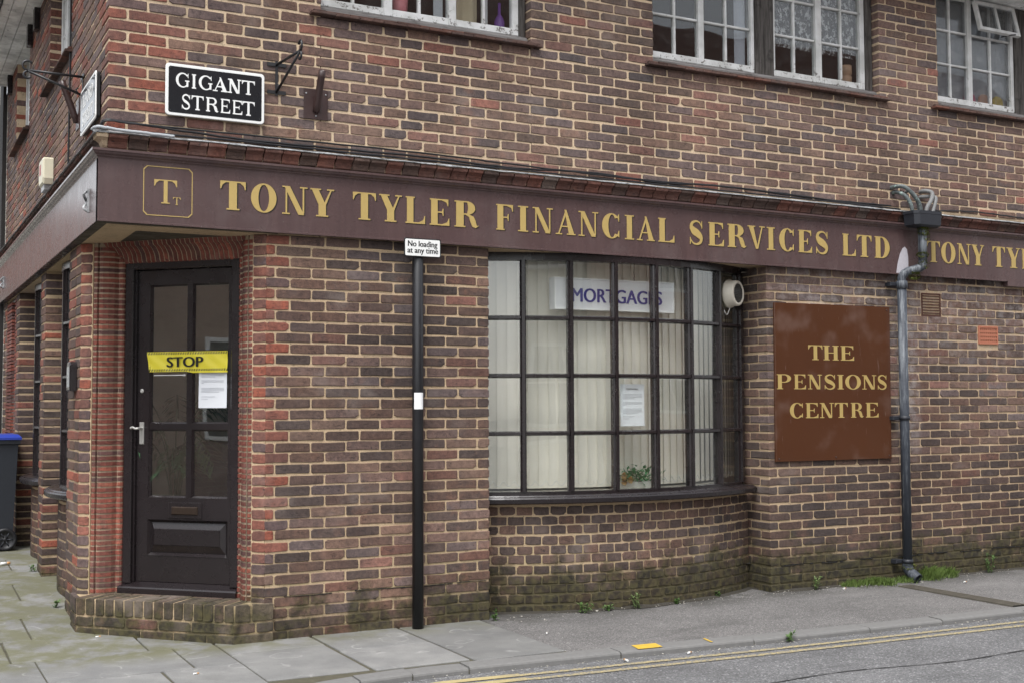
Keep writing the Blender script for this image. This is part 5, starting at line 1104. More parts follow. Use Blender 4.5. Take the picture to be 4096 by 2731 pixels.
def street_sign(Mx, x0, x1, z0, z1, lines, label, name='street_sign'):
    o = empty(name, label, 'sign'); yb = -0.006
    plate(Mx, rrect(x0 + 0.004, x1 - 0.004, z0 + 0.004, z1 - 0.004, 0.018), -0.026, yb, [M['black']], 'backing', o)
    plate(Mx, rrect(x0, x1, z0, z1, 0.022), -0.034, -0.0262, [M['signwhite']], 'border', o)
    plate(Mx, rrect(x0 + 0.017, x1 - 0.017, z0 + 0.017, z1 - 0.017, 0.012), -0.0355, -0.0342, [M['signblack']], 'face', o, 0.001)
    for L, b0, b1 in lines:
        for ch, a, b in L: letter(ch, a, b, b0, b1, Mx, -0.0355, [M['signwhite']], o, st=0.175 if ch not in 'GC' else 0.17, hr=0.085, sf=0.07, th=0.0012)
    for x in (x0 + 0.028, x1 - 0.028):
        for z in (z0 + 0.028, z1 - 0.028): mb = MB(); mb.lathe([(0.001, 0), (0.004, 0), (0.004, 0.002), (0.001, 0.003)], Mx @ Matrix.Translation((x, -0.0355, z)) @ Matrix.Rotation(rad(90), 4, 'X'), 8); mb.obj('screw', [M['iron']], o)
    return o
street_sign(RF, 0.317, 0.902, 3.084, 3.390, [([('G', 0.375, 0.451), ('I', 0.468, 0.492), ('G', 0.508, 0.586), ('A', 0.591, 0.678), ('N', 0.68, 0.76), ('T', 0.764, 0.842)], 3.253, 3.338), ([('S', 0.409, 0.462), ('T', 0.467, 0.537), ('R', 0.552, 0.625), ('E', 0.639, 0.694), ('E', 0.71, 0.767), ('T', 0.767, 0.842)], 3.127, 3.212)],
            'black street name plate reading GIGANT STREET on the upper front wall')
ML = 0.80
street_sign(LF, -ML, -0.215, 3.08, 3.365, [([(c, -0.755 + 0.0725 * i, -0.755 + 0.0725 * i + w) for i, (c, w) in enumerate([('V' if 0 else 'N', 0.066), ('I', 0.03), ('L', 0.055), ('F', 0.055), ('O', 0.07), ('R', 0.062), ('D', 0.066)])] if 0 else
    [('I', -0.690, -0.668), ('L', -0.655, -0.602), ('F', -0.590, -0.540), ('O', -0.530, -0.458), ('R', -0.446, -0.382), ('D', -0.370, -0.300)], 3.235, 3.315), ([('S', -0.70, -0.65), ('T', -0.642, -0.578), ('R', -0.566, -0.50), ('E', -0.486, -0.436), ('E', -0.422, -0.372), ('T', -0.365, -0.298)], 3.12, 3.20)],
            'street name plate reading MILFORD STREET round the corner, catching the sky')
ss = [o for o in bpy.data.objects if o.name.startswith('street_sign')][-1]
mb = MB(); X0, X1, z0, z1 = -0.775, -0.705, 3.235, 3.315; d_ = X1 - X0; y = -0.0367                  # the M
for q in ([(0.02, 0), (0.14, 0), (0.22, 1), (0.10, 1)], [(0.12, 1), (0.26, 1), (0.52, 0.12), (0.46, 0)], [(0.74, 1), (0.84, 1), (0.52, 0.0), (0.46, 0.05)], [(0.76, 1), (0.90, 1), (0.99, 0), (0.85, 0)]): mb.add([LF @ Vector((X0 + u * d_, y - 0.0001 * u, z0 + v * (z1 - z0))) for u, v in q], [(0, 1, 2, 3)])
mb.obj('letter', [M['signwhite']], ss)
# ------------------------------------------------------------------ sign brackets and flag pole holders, one pair per wall
def bracket(Mx, x, zt, zb, reach, label, curlx=0.0):
    o = empty('hanging_bracket', label, 'bracket'); B = lambda *p: Mx @ Vector(p)
    mb = MB(); mb.box(x - 0.008, x + 0.008, -0.006, -0.0005, zb - 0.02, zt + 0.02, M=Mx)
    for z in (zt, zb): mb.box(x - 0.058, x + 0.058, -0.0066, -0.0005, z - 0.011, z + 0.011, M=Mx)
    mb.obj('wall_plate', [M['iron']], o)
    def bar(path, w=0.0085):
        m2 = MB(); m2.tube([B(*p) for p in path], w, 8); return m2
    c = x + curlx
    bar([(x, -0.004, zt), (x + curlx * 0.5, -reach * 0.5, zt + 0.002), (c, -reach, zt + 0.004)]).obj('arm', [M['iron']], o)
    bar([(x, -0.004, zb), (x + curlx * 0.5, -reach * 0.5, (zt + zb) / 2), (c, -reach, zt)]).obj('stay', [M['iron']], o)
    for s, z in ((1, zt + 0.034), (-1, zt - 0.024)):
        rr = 0.030 if s > 0 else 0.022; P = [(c, -reach - rr * math.sin(a) - 0.002, z - s * rr * math.cos(a)) for a in [k * 0.35 for k in range(13)]]; bar(P, 0.0075).obj('scroll', [M['iron']], o)
    bar([(x, -0.004, zb), (x, -0.03, zb + 0.012), (x, -0.045, zb + 0.035), (x, -0.028, zb + 0.045)], 0.005).obj('scroll', [M['iron']], o)
    return o
bracket(RF, 0.985, 3.467, 3.297, 0.34, 'black iron hanging sign bracket beside the GIGANT STREET plate', 0.04)
bracket(LF, -0.95, 3.503, 3.384, 0.33, 'black iron hanging sign bracket above the side street plate', 0.0)
def holder(Mx, x0, x1, z0, z1, top, label):
    o = empty('flagpole_holder', label, 'holder'); c = (x0 + x1) / 2
    mb = MB(); mb.bbox(x0, x1, -0.007, -0.0005, z0, z1, 0.002, M=Mx); mb.obj('plate', [M['rust']], o)
    mb = MB(); p0 = Vector((c, -0.012, z0 + 0.05)); p1 = Vector(top); d = (p1 - p0); rr = 0.022; pts = [p0 + d * k / 6 for k in range(7)]; n = 16; uu = Vector((1, 0, 0)); ww = d.normalized().cross(uu)
    ringz = lambda p, r_: [Mx @ (p + (uu * math.cos(2 * math.pi * k / n) + ww * math.sin(2 * math.pi * k / n)) * r_) for k in range(n)]
    mb.sweep([ringz(p0 - d * 0.03, 0.012)] + [ringz(p, rr) for p in pts] + [ringz(p1, rr - 0.004), ringz(p1 - d * 0.3, rr - 0.004)]); mb.obj('socket', [M['rust']], o)
    for x, z in ((x0 + 0.014, z1 - 0.03), (x1 - 0.014, z1 - 0.03), (c, z0 + 0.02)): mb = MB(); mb.lathe([(0.001, 0), (0.006, 0), (0.005, 0.003), (0.001, 0.004)], Mx @ Matrix.Translation((x, -0.007, z)) @ Matrix.Rotation(rad(90), 4, 'X'), 8); mb.obj('bolt', [M['lead']], o)
holder(RF, 1.157, 1.311, 3.157, 3.345, (1.238, -0.115, 3.437), 'brown steel flagpole holder on a plate right of the hanging bracket')
holder(LF, -1.20, -1.06, 3.20, 3.40, (-1.10, -0.11, 3.50), 'brown steel flagpole holder on the side street wall')
# alarm box, entry panel
al = empty('alarm_box', 'cream burglar alarm box on the side street wall', 'alarm'); P = [(-2.62, 3.05), (-2.40, 3.05), (-2.38, 3.09), (-2.38, 3.235), (-2.41, 3.25), (-2.61, 3.25), (-2.64, 3.235), (-2.64, 3.09)]
plate(LF, P, -0.075, -0.001, [flat('alarm_cream', (0.62, 0.58, 0.44), 0.45)], 'cover', al, 0.012); mb = MB(); mb.box(-2.60, -2.42, -0.06, -0.001, 3.01, 3.05, M=LF); mb.obj('strobe', [flat('strobe_grey', (0.2, 0.2, 0.2), 0.3)], al); mb = MB(); mb.box(-2.58, -2.50, -0.0765, -0.0752, 3.13, 3.21, M=LF); mb.obj('label_patch', [flat('red_label', (0.35, 0.05, 0.06), 0.5)], al)
ep = empty('wall_plaque', 'dark boxed plaque on the side street pier beside the door', 'plaque'); plate(LF, [(-1.17, 1.50), (-1.03, 1.50), (-1.03, 1.665), (-1.05, 1.685), (-1.15, 1.685), (-1.17, 1.665)], -0.045, -0.001, [M['frame']], 'box', ep, 0.006); mb = MB(); mb.box(-1.155, -1.045, -0.0465, -0.0452, 1.525, 1.655, M=LF); mb.obj('face', [flat('plaque_grey', (0.25, 0.26, 0.28), 0.25)], ep)
# ------------------------------------------------------------------ no loading post
px, py = 1.886, -0.075
post = empty('sign_post', 'black post with a white No loading at any time plate', 'post', loc=(px, py, GZ))
mb = MB(); mb.lathe([(0.0355, GZ - 0.05), (0.0355, 2.40), (0.030, 2.408), (0.001, 2.41)], Matrix.Translation((px, py, 0)), 28); under(mb.obj('pole', [paint('black_post_paint', (0.012, 0.012, 0.014), 0.35, 0.2, (0.10, 0.10, 0.10), 0.76)]), post)
PM = fr((1.90, -0.117, 0), (1, 0, 0), (0, -1, 0)); PM = PM @ Matrix.Rotation(rad(0.0), 4, 'Y')
b = plate(PM, rrect(-0.126, 0.126, 2.326, 2.445, 0.012), -0.003, 0.0, [M['black']], 'plate', None, 0.001); under(b, post)
f = plate(PM, rrect(-0.119, 0.119, 2.333, 2.438, 0.009), -0.0042, -0.0031, [M['signwhite']], 'plate_face', None, 0.0004); under(f, post)
mb = MB(); mb.box(1.85, 1.93, -0.1165, -0.105, 2.34, 2.37); under(mb.obj('clip', [M['lead']]), post)
under(text('No loading', 0.052, PM, (-0.100, -0.0042, 2.392), M['black'], None, 'lettering', 0.0008, width=0.200, bold=0.0012), post); under(text('at any time', 0.052, PM, (-0.103, -0.0042, 2.351), M['black'], None, 'lettering', 0.0008, width=0.208, bold=0.0012), post)
mb = MB(); n = 8; A = [px + 0.0368 * math.sin(rad(-62 + 100 * i / n)) for i in range(n + 1)]; Bq = [py - 0.0368 * math.cos(rad(-62 + 100 * i / n)) for i in range(n + 1)]
mb.add([(x, y, z) for z in (1.375, 1.478) for x, y in zip(A, Bq)], [(i, i + 1, n + 2 + i, n + 1 + i) for i in range(n)], sm=True); under(mb.obj('sticker', [flat('sticker_white', (0.75, 0.75, 0.75), 0.6)]), post)
# ------------------------------------------------------------------ the pensions centre board
def board_mat():
    m, nt, b = new('board_brown_enamel', 0.18, spec=0.5); t = NT(nt); P = t.pos(); x = t.xyz(P)
    c = t.mix(t.noise(P, 1.2, 2), (0.064, 0.0245, 0.0115), (0.076, 0.029, 0.0135)); run = t.ramp(t.noise(t.map(P, scale=(60, 60, 5)), 1.0, 3, 0.7), 0.66, 0.74, 0, 0.25); c = t.mix(run, c, (0.28, 0.22, 0.20)); painted_sheen = t.ramp(t.noise(t.map(P, loc=(2, 0, 1)), 3.2, 3, 0.5), 0.52, 0.74, 0, 0.30); c = t.mix(painted_sheen, c, (0.20, 0.14, 0.12)); t.L(c, b.inputs['Base Color'])  # pale patches paint soft reflected sheen and worn polish into the brown
    t.L(t.ramp(t.noise(P, 5, 4), 0.3, 0.7, 0.13, 0.20), b.inputs['Roughness']); t.L(t.bump(t.noise(P, 1.6, 2), 0.5, 0.03), b.inputs['Normal']); return m
pc = empty('wall_sign', 'large brown enamel board lettered THE PENSIONS CENTRE in gold', 'sign', loc=(5.38, -0.02, 0.966))
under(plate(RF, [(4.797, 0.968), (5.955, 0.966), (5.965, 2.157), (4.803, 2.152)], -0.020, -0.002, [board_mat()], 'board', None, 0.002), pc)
for L, z0, z1 in (([('T', 5.122, 5.261), ('H', 5.272, 5.424), ('E', 5.445, 5.58)], 1.729, 1.841), ([('P', 4.813, 4.956), ('E', 4.978, 5.093), ('N', 5.113, 5.252), ('S', 5.273, 5.391), ('I', 5.408, 5.469), ('O', 5.486, 5.645), ('N', 5.66, 5.807), ('S', 5.818, 5.921)], 1.508, 1.619), ([('C', 4.934, 5.064), ('E', 5.088, 5.21), ('N', 5.227, 5.365), ('T', 5.376, 5.506), ('R', 5.539, 5.667), ('E', 5.693, 5.823)], 1.290, 1.404)):
    for ch_, a, b in L: under(letter(ch_, a, b, z0, z1, RF, -0.020, [M['gold'], M['black']], None, st=0.25, hr=0.055, sf=0.08, th=0.0015, shadow=(0.004, -0.002)), pc)
for x, z in ((4.825, 0.99), (5.38, 0.99), (5.93, 0.99), (5.93, 2.13)): mb = MB(); mb.lathe([(0.001, 0), (0.006, 0), (0.005, 0.003), (0.001, 0.004)], Matrix.Translation((x, -0.020, z)) @ Matrix.Rotation(rad(90), 4, 'X'), 8); under(mb.obj('screw', [M['rust']]), pc)
# ------------------------------------------------------------------ downpipe with hopper and waste pipes
def pipe_mat():
    m, nt, b = new('weathered_downpipe', 0.6); t = NT(nt); P = t.pos(); x = t.xyz(P)
    g = t.noise(t.map(P, scale=(40, 40, 4)), 1.0, 5, 0.75); hi = t.ramp(x[2], 0.6, 1.9)
    k = t.ramp(t.mth('ADD', g, t.mth('MULTIPLY', hi, 0.10)), 0.52, 0.74); c = t.mix(k, (0.032, 0.038, 0.050), (0.15, 0.165, 0.18))
    t.L(c, b.inputs['Base Color']); return m
PMt = pipe_mat(); grn = leaf_mat('moss_green', (0.045, 0.055, 0.010), (0.13, 0.15, 0.02)); hop = flat('hopper_black_plastic', (0.020, 0.022, 0.028), 0.5)
dp = empty('downpipe', 'weathered grey black downpipe with square hopper at the right of the shop', 'pipe', loc=(6.045, -0.075, GZ)); X = 6.045; yp = -0.075; rp = 0.036
mb = MB(); mb.lathe([(rp, 0.14), (rp, 2.33)], Matrix.Translation((X, yp, 0)), 24); under(mb.obj('pipe', [PMt]), dp)
mb = MB(); mb.lathe([(rp + 0.001, 2.30), (rp + 0.008, 2.302), (rp + 0.008, 2.36), (rp + 0.001, 2.362)], Matrix.Translation((X, yp, 0)), 24); under(mb.obj('socket_collar', [PMt]), dp)
mb = MB(); mb.tube(sp([(X, yp, 2.35), (X + 0.002, yp - 0.002, 2.395), (X + 0.035, yp - 0.02, 2.432), (X + 0.10, yp - 0.055, 2.455), (X + 0.14, yp - 0.075, 2.475), (X + 0.152, yp - 0.078, 2.52)], 6), 0.034, 18); under(mb.obj('swan_neck', [PMt]), dp)
mb = MB(); mb.lathe([(0.034, 2.50), (0.034, 2.80)], Matrix.Translation((X + 0.152, yp - 0.078, 0)), 22); under(mb.obj('upper_pipe', [PMt]), dp)
hx, hy = X + 0.168, -0.145; hexo = lambda s, sy: [(hx + a * s, hy + b_ * sy) for a, b_ in ((-0.155, 0.055), (-0.155, -0.055), (-0.12, -0.085), (0.12, -0.085), (0.155, -0.055), (0.155, 0.055))]
mb = MB(); rr = [[(x, y, 2.785) for x, y in hexo(0.72, .8)], [(x, y, 2.800) for x, y in hexo(0.93, .95)], [(x, y, 2.885) for x, y in hexo(0.97, .98)], [(x, y, 2.886) for x, y in hexo(1.0, 1)], [(x, y, 2.910) for x, y in hexo(1.0, 1)], [(x, y, 2.910) for x, y in hexo(0.95, .93)], [(x, y, 2.83) for x, y in hexo(0.9, .88)]]
mb.sweep(rr, sm=False); under(mb.obj('hopper', [hop]), dp)
cu = paint('verdigris_pipe', (0.085, 0.10, 0.10), 0.55, 0.35, (0.22, 0.30, 0.27), 0.56, 12); gp = flat('grey_waste_pipe', (0.16, 0.16, 0.16), 0.6, var=0.3)
for pts, r_, m_ in (([(6.03, 0.02, 3.115), (6.03, -0.05, 3.117), (6.07, -0.10, 3.11), (6.13, -0.13, 3.05), (6.19, -0.14, 2.97), (6.20, -0.14, 2.86)], 0.0165, cu), ([(6.045, 0.02, 3.075), (6.045, -0.04, 3.075), (6.07, -0.09, 3.05), (6.11, -0.12, 2.98), (6.13, -0.13, 2.86)], 0.0155, cu),
                    ([(6.345, 0.02, 3.105), (6.345, -0.05, 3.107), (6.37, -0.10, 3.085), (6.33, -0.13, 3.02), (6.27, -0.14, 2.95), (6.245, -0.14, 2.86)], 0.0165, gp), ([(6.34, 0.02, 3.06), (6.345, -0.03, 3.062), (6.385, -0.08, 3.06), (6.40, -0.11, 3.04), (6.36, -0.13, 2.97), (6.30, -0.145, 2.86)], 0.0155, gp), ([(6.19, 0.02, 3.09), (6.17, -0.06, 3.09), (6.19, -0.11, 3.02), (6.215, -0.12, 2.86)], 0.014, gp)):
    mb = MB(); mb.tube(sp(pts, 6), r_, 12); under(mb.obj('waste_pipe', [m_]), dp)
for z in (2.335, 1.283, 0.165): mb = MB(); mb.lathe([(rp + 0.001, z - 0.016), (rp + 0.006, z - 0.016), (rp + 0.006, z + 0.016), (rp + 0.001, z + 0.016)], Matrix.Translation((X, yp, 0)), 24); mb.bbox(X - 0.105, X - 0.04, -0.06, -0.001, z - 0.015, z + 0.015, 0.004); under(mb.obj('bracket', [hop]), dp)
mb = MB(); P = sp([(X, yp, 0.16), (X, yp, 0.12), (X + 0.002, yp - 0.018, 0.088), (X + 0.006, yp - 0.075, 0.052), (X + 0.008, yp - 0.10, 0.038)], 5); mb.tube(P, 0.041, 18, cap=False); mb.tube(P[::-1], 0.035, 18, cap=False)
d = (P[-1] - P[-2]).normalized(); u = d.cross(Vector((0, 0, 1))).normalized(); w_ = d.cross(u); n = 18; mb.sweep([[P[-1] + (u * math.cos(2 * math.pi * k / n) + w_ * math.sin(2 * math.pi * k / n)) * r_ for k in range(n)] for r_ in (0.041, 0.035)], cap=False); under(mb.obj('shoe', [PMt]), dp)
def moss_clump(c, s, nlf, parent, name='moss'):
    mb = MB()
    for i in range(nlf):
        v = Vector((R.gauss(0, 1), R.gauss(0, 1), R.gauss(0, 1))).normalized(); q = Vector(c) + Vector((v.x * s[0], v.y * s[1], v.z * s[2])) * R.uniform(0.75, 1); leaf(mb, q, v + Vector((R.uniform(-.5, .5), R.uniform(-.5, .5), R.uniform(-.2, .6))), R.uniform(0.010, 0.018), 0.009)
    o = mb.obj(name, [grn]); return under(o, parent)
moss_clump((X + 0.152, yp - 0.09, 2.755), (0.047, 0.04, 0.035), 340, dp); moss_clump((X + 0.165, yp - 0.10, 2.72), (0.03, 0.03, 0.04), 160, dp); moss_clump((X + 0.140, yp - 0.09, 2.565), (0.05, 0.042, 0.018), 320, dp); moss_clump((X + 0.150, yp - 0.085, 2.49), (0.045, 0.045, 0.03), 160, dp); moss_clump((X + 0.085, yp - 0.05, 2.405), (0.05, 0.04, 0.028), 420, dp)
moss_clump((X, yp - 0.02, 0.125), (0.05, 0.045, 0.02), 160, dp)
# ------------------------------------------------------------------ cables clipped along the wall
def cable(pts, r_, label, mat=None, wb=0.004):
    P = sp(pts, 10); P = [p + Vector((0, 0, R.uniform(-wb, wb) * 0.5)) for p in P]; mb = MB(); mb.tube(P, r_, 7); o = mb.obj('cable', [mat or M['cable']]); tag(o, label, 'cable'); return o
cable([(-0.02, 0.05, 2.985), (-0.012, -0.015, 3.02), (0.15, -0.022, 3.015), (0.8, -0.022, 2.985), (1.9, -0.022, 2.987), (2.6, -0.022, 2.972), (3.2, -0.022, 2.992), (3.8, -0.022, 2.970), (4.3, -0.022, 2.988), (5.2, -0.022, 2.965), (6.0, -0.02, 2.965)], 0.0072, 'thick black cable running from the corner along the front wall above the ledge')
cable([(-0.02, 0.10, 2.97), (-0.015, -0.02, 3.012), (0.2, -0.024, 3.012), (1.0, -0.024, 3.012), (2.0, -0.024, 3.01), (2.6, -0.024, 2.995), (3.6, -0.024, 2.978), (4.6, -0.024, 2.985), (5.6, -0.024, 2.955), (6.1, -0.02, 2.945)], 0.0058, 'thin black cable crossing above the thick one over the fascia')
cable([(0.22, -0.05, 2.965), (0.8, -0.035, 2.968), (2.0, -0.035, 2.962), (3.4, -0.035, 2.954), (4.8, -0.035, 2.952), (5.9, -0.035, 2.942)], 0.006, 'black cable lying directly on the lead ledge over the fascia')
cable([(6.35, -0.03, 2.95), (6.6, -0.016, 2.968), (7.0, -0.014, 2.985), (7.6, -0.014, 2.97), (8.6, -0.014, 2.965)], 0.006, 'black cable right of the hopper above the fascia')
cable([(-0.012, 1.50, 2.97), (-0.010, 1.50, 3.4), (-0.010, 1.495, 3.85), (-0.010, 1.49, 4.65)], 0.007, 'black cable running up the side street wall by the window')
cable([(-0.085, -0.03, 2.955), (-0.06, -0.088, 2.962), (0.05, -0.092, 2.953), (0.2, -0.09, 2.95), (0.36, -0.085, 2.948)], 0.0095, 'pale grey sleeve of cable wrapped round the corner ledge', flat('grey_sleeve', (0.34, 0.355, 0.37), 0.5))
# ------------------------------------------------------------------ surface drain channel in the footway
gc = empty('drain_channel', 'iron drainage channel crossing the tarmac from the downpipe', 'drain', loc=(5.86, -0.75, GZ)); ir = flat('wet_rusty_iron', (0.095, 0.086, 0.07), 0.5, var=0.5, scale=12)
mb = MB(); mb.box(5.795, 5.925, -1.275, -0.22, -0.02, 0.0112); under(mb.obj('channel_bed', [flat('channel_silt', (0.018, 0.016, 0.012), 0.6)]), gc)
for i, x in enumerate((5.796, 5.832, 5.868, 5.904)):
    mb = MB(); mb.bbox(-0.0075, 0.0075, 0, 0.02, -1.27, -0.225, 0.002, M=Matrix(((1, 0, 0, x + 0.004), (0, 0, 1, 0), (0, -1, 0, 0.0150), (0, 0, 0, 1)))); under(mb.obj('rib', [ir]), gc)
# ------------------------------------------------------------------ weeds, grass, litter
wl_m = leaf_mat('weed_leaf', (0.030, 0.075, 0.016), (0.11, 0.18, 0.05)); wl2 = leaf_mat('weed_leaf_pale', (0.06, 0.11, 0.03), (0.18, 0.24, 0.09)); gr_m = leaf_mat('grass_blade', (0.045, 0.10, 0.015), (0.17, 0.22, 0.06))
def weed(x, y, h, w_, n, label, mat=wl_m, z=None):
    mb = MB(); z = GZ if z is None else z
    for s in range(max(3, n // 14)):
        a = R.uniform(0, 6.28); rr = R.uniform(0, w_ * 0.5); hh = h * R.uniform(0.45, 1); p0 = Vector((x + R.uniform(-.3, .3) * w_ * 0.5, y + R.uniform(-.2, .2) * w_ * 0.5, z - 0.004)); p1 = p0 + Vector((math.cos(a) * rr, math.sin(a) * rr * 0.6, hh)); P = sp([p0, (p0 + p1) / 2 + Vector((0, 0, hh * 0.1)), p1], 4); mb.tube(P, 0.0016, 4)
        for k in range(14):
            q = P[R.randrange(1, len(P))]; leaf(mb, q, (R.uniform(-1, 1), R.uniform(-1, 1), R.uniform(-.2, .9)), R.uniform(0.015, 0.038), R.uniform(0.008, 0.016))
    return tag(mb.obj('weed', [mat]), label, 'weed', None)
weed(3.09, -0.075, 0.085, 0.16, 70, 'bushy weed at the foot of the bow wall, leftmost under the window'); weed(3.50, -0.10, 0.115, 0.10, 60, 'upright pale weed at the foot of the bow wall', wl2); weed(3.27, -0.085, 0.04, 0.1, 30, 'low weed between the two bow wall weeds')
weed(4.28, 0.04, 0.06, 0.12, 40, 'grassy weed near the right end of the bow wall'); weed(3.85, -0.07, 0.03, 0.08, 24, 'tiny weed at the base of the bow wall right half')
weed(2.44, -0.04, 0.055, 0.06, 24, 'small weed where slabs meet tarmac'); weed(5.12, -0.055, 0.155, 0.12, 70, 'tall flowering weed below the brown board', wl2); weed(6.98, -0.06, 0.16, 0.12, 80, 'leafy weed against the wall at the far right', wl_m)
weed(3.76, kf(3.76) - 0.015, 0.05, 0.09, 24, 'weed in the gutter near the yellow kerb mark', wl_m, RZ); weed(6.0, kf(6.0) - 0.02, 0.05, 0.16, 30, 'grassy weed in the gutter below the drain channel', gr_m, RZ)
weed(-0.05, 1.52, 0.05, 0.07, 20, 'weed at the side street wall under the near bow', wl_m, 0.06); weed(-0.03, 3.0, 0.06, 0.10, 24, 'weed at the side street pier base', wl_m, 0.13)
mb = MB()
for i in range(3800):
    x = R.uniform(5.40, 6.62); y = -0.012 - abs(R.gauss(0, 0.045)) - (0.09 * R.random() if 5.75 < x < 6.1 else 0)
    cl = 0.5 + 0.5 * math.sin(x * 17.3) * math.sin(x * 7.1 + 1.3)
    if R.random() > 0.25 + 0.75 * cl: continue
    y *= 0.5 + 0.9 * cl
    h = R.uniform(0.012, 0.095) * (0.45 + 0.6 * cl) * (0.75 + 0.6 * math.exp(-((x - 6.38) / 0.25) ** 2)); a = R.uniform(0, 6.28); b_ = Vector((x, y, GZ - 0.004)); t_ = b_ + Vector((math.cos(a) * h * 0.6, math.sin(a) * h * 0.5 - h * 0.15, h)); s_ = Vector((-math.sin(a), math.cos(a), 0)) * 0.0022; m_ = (b_ + t_) / 2 + Vector((0, 0, h * 0.15))
    mb.add([b_ - s_, b_ + s_, m_ + s_ * 0.8, t_, m_ - s_ * 0.8], [(0, 1, 2, 3, 4)])
tag(mb.obj('grass', [gr_m], kind='stuff'), 'fringe of short green grass along the wall foot by the downpipe', 'grass')
mb = MB()
for i in range(900):
    if R.random() < 0.5: x = R.uniform(1.2, 7.5); y = kf(x) - abs(R.gauss(0, 0.04)) - 0.004; z = RZ + 0.001
    else: x = R.uniform(2.5, 7.5); y = -abs(R.gauss(0, 0.10)) - 0.01; z = GZ
    if 2.5 < x < 4.7 and z > 0: y = min(y, BOW(math.asin((x - 3.585) / BR), BR + 0.01)[1] - 0.005) if abs(x - 3.585) < 1.1 else y
    s = R.uniform(0.002, 0.009) * (1.5 if R.random() < .1 else 1); P = [Vector((x, y, z)) + Vector((R.uniform(-s, s), R.uniform(-s, s), R.uniform(0, s))) for _ in range(4)]; mb.add(P, [(0, 1, 2), (0, 2, 3), (0, 3, 1), (1, 3, 2)])
tag(mb.obj('grit', [flat('pale_grit', (0.36, 0.34, 0.30), 0.9, var=0.5, scale=80)], kind='stuff'), 'pale grit scattered along the wall foot and gutter', 'grit')
wh = flat('litter_white', (0.68, 0.68, 0.66), 0.7); tan_ = flat('filter_tan', (0.45, 0.25, 0.11), 0.8)
def butt(x, y, z, a, L=0.028, r_=0.0042, label=''):
    d = Vector((math.cos(a), math.sin(a), 0)); p = Vector((x, y, z + r_)); mb = MB(); mb.tube([p, p + d * L * 0.66], r_, 8); mb.tube([p + d * L * 0.66, p + d * L], r_ * 1.02, 8, 1); tag(mb.obj('cigarette_end', [wh, tan_]), label, 'litter')
butt(-0.235, 3.36, 0.148, 0.25, 0.075, 0.011, 'crumpled white cigarette paper on the side pavement'); butt(0.06, 0.55, 0.02, 0.1, 0.03, 0.004, 'cigarette end beside the step'); butt(2.60, kf(2.6) - 0.10, RZ + 0.001, 1.5, 0.04, 0.006, 'white stub on the double yellow lines'); butt(3.02, kf(3.0) - 0.06, RZ, 0.4, 0.03, 0.006, 'white scrap in the gutter below the yellow kerb mark'); butt(0.35, -0.72, 0.014, 0.2, 0.03, 0.004, 'cigarette end on the slabs below the door'); butt(5.30, -0.16, 0.012, 0.3, 0.03, 0.006, 'white scrap beside the tall weed'); butt(2.5, -0.62, 0.012, 1.0, 0.012, 0.005, 'white speck on the tarmac footway'); butt(6.35, -0.35, 0.012, 0.1, 0.03, 0.005, 'white stub on tarmac right of the drain')
# ------------------------------------------------------------------ wheelie bin
bn = empty('wheelie_bin', 'dark wheelie bin with a blue lid on the side pavement', 'bin', loc=(-0.27, 4.55, gz(0, 4.5))); bz = gz(0, 4.5); bm = flat('bin_charcoal_plastic', (0.022, 0.025, 0.032), 0.5); blue = flat('bin_lid_blue', (0.015, 0.035, 0.26), 0.4)
mb = MB(); q = lambda x0, x1, y0, y1, z: [(x0, y0, z), (x1, y0, z), (x1, y1, z), (x0, y1, z)]; mb.sweep([q(-0.45, -0.06, 4.34, 4.76, bz + 0.06), q(-0.46, -0.045, 4.30, 4.80, bz + 0.5), q(-0.48, -0.03, 4.26, 4.84, bz + 0.92), q(-0.50, -0.015, 4.24, 4.86, bz + 0.93), q(-0.50, -0.015, 4.24, 4.86, bz + 0.965)], sm=False); under(mb.obj('body', [bm]), bn)
mb = MB(); mb.sweep([q(-0.505, -0.005, 4.22, 4.88, bz + 0.966), q(-0.505, -0.005, 4.22, 4.88, bz + 0.985), q(-0.47, -0.03, 4.26, 4.84, bz + 1.01)], sm=False); under(mb.obj('lid', [blue]), bn)
for x in (-0.062, -0.49):
    WM = Matrix.Translation((x, 4.44, bz + 0.10)) @ Matrix.Rotation(rad(90), 4, 'X') if False else Matrix.Translation((-0.12 if x > -0.2 else -0.42, 4.335, bz + 0.10)) @ Matrix.Rotation(rad(90), 4, 'X')
    mb = MB(); mb.lathe([(0.012, -0.02), (0.06, -0.022), (0.072, -0.028), (0.092, -0.028), (0.10, -0.018), (0.10, 0.018), (0.092, 0.028), (0.072, 0.028), (0.066, 0.016), (0.02, 0.016), (0.012, 0.026), (0.001, 0.026)], WM, 28); wo = under(mb.obj('wheel', [M['cable']]), bn)
    mb = MB()
    for k in range(6): a = k * 1.047; mb.tube([WM @ Vector((0.018 * math.cos(a), 0.018 * math.sin(a), 0.019)), WM @ Vector((0.067 * math.cos(a), 0.067 * math.sin(a), 0.019))], 0.005, 6)
    under(mb.obj('spokes', [bm]), bn)
mb = MB(); mb.tube([(-0.40, 4.335, bz + 0.10), (-0.14, 4.335, bz + 0.10)], 0.011, 8); under(mb.obj('axle', [M['iron']]), bn)
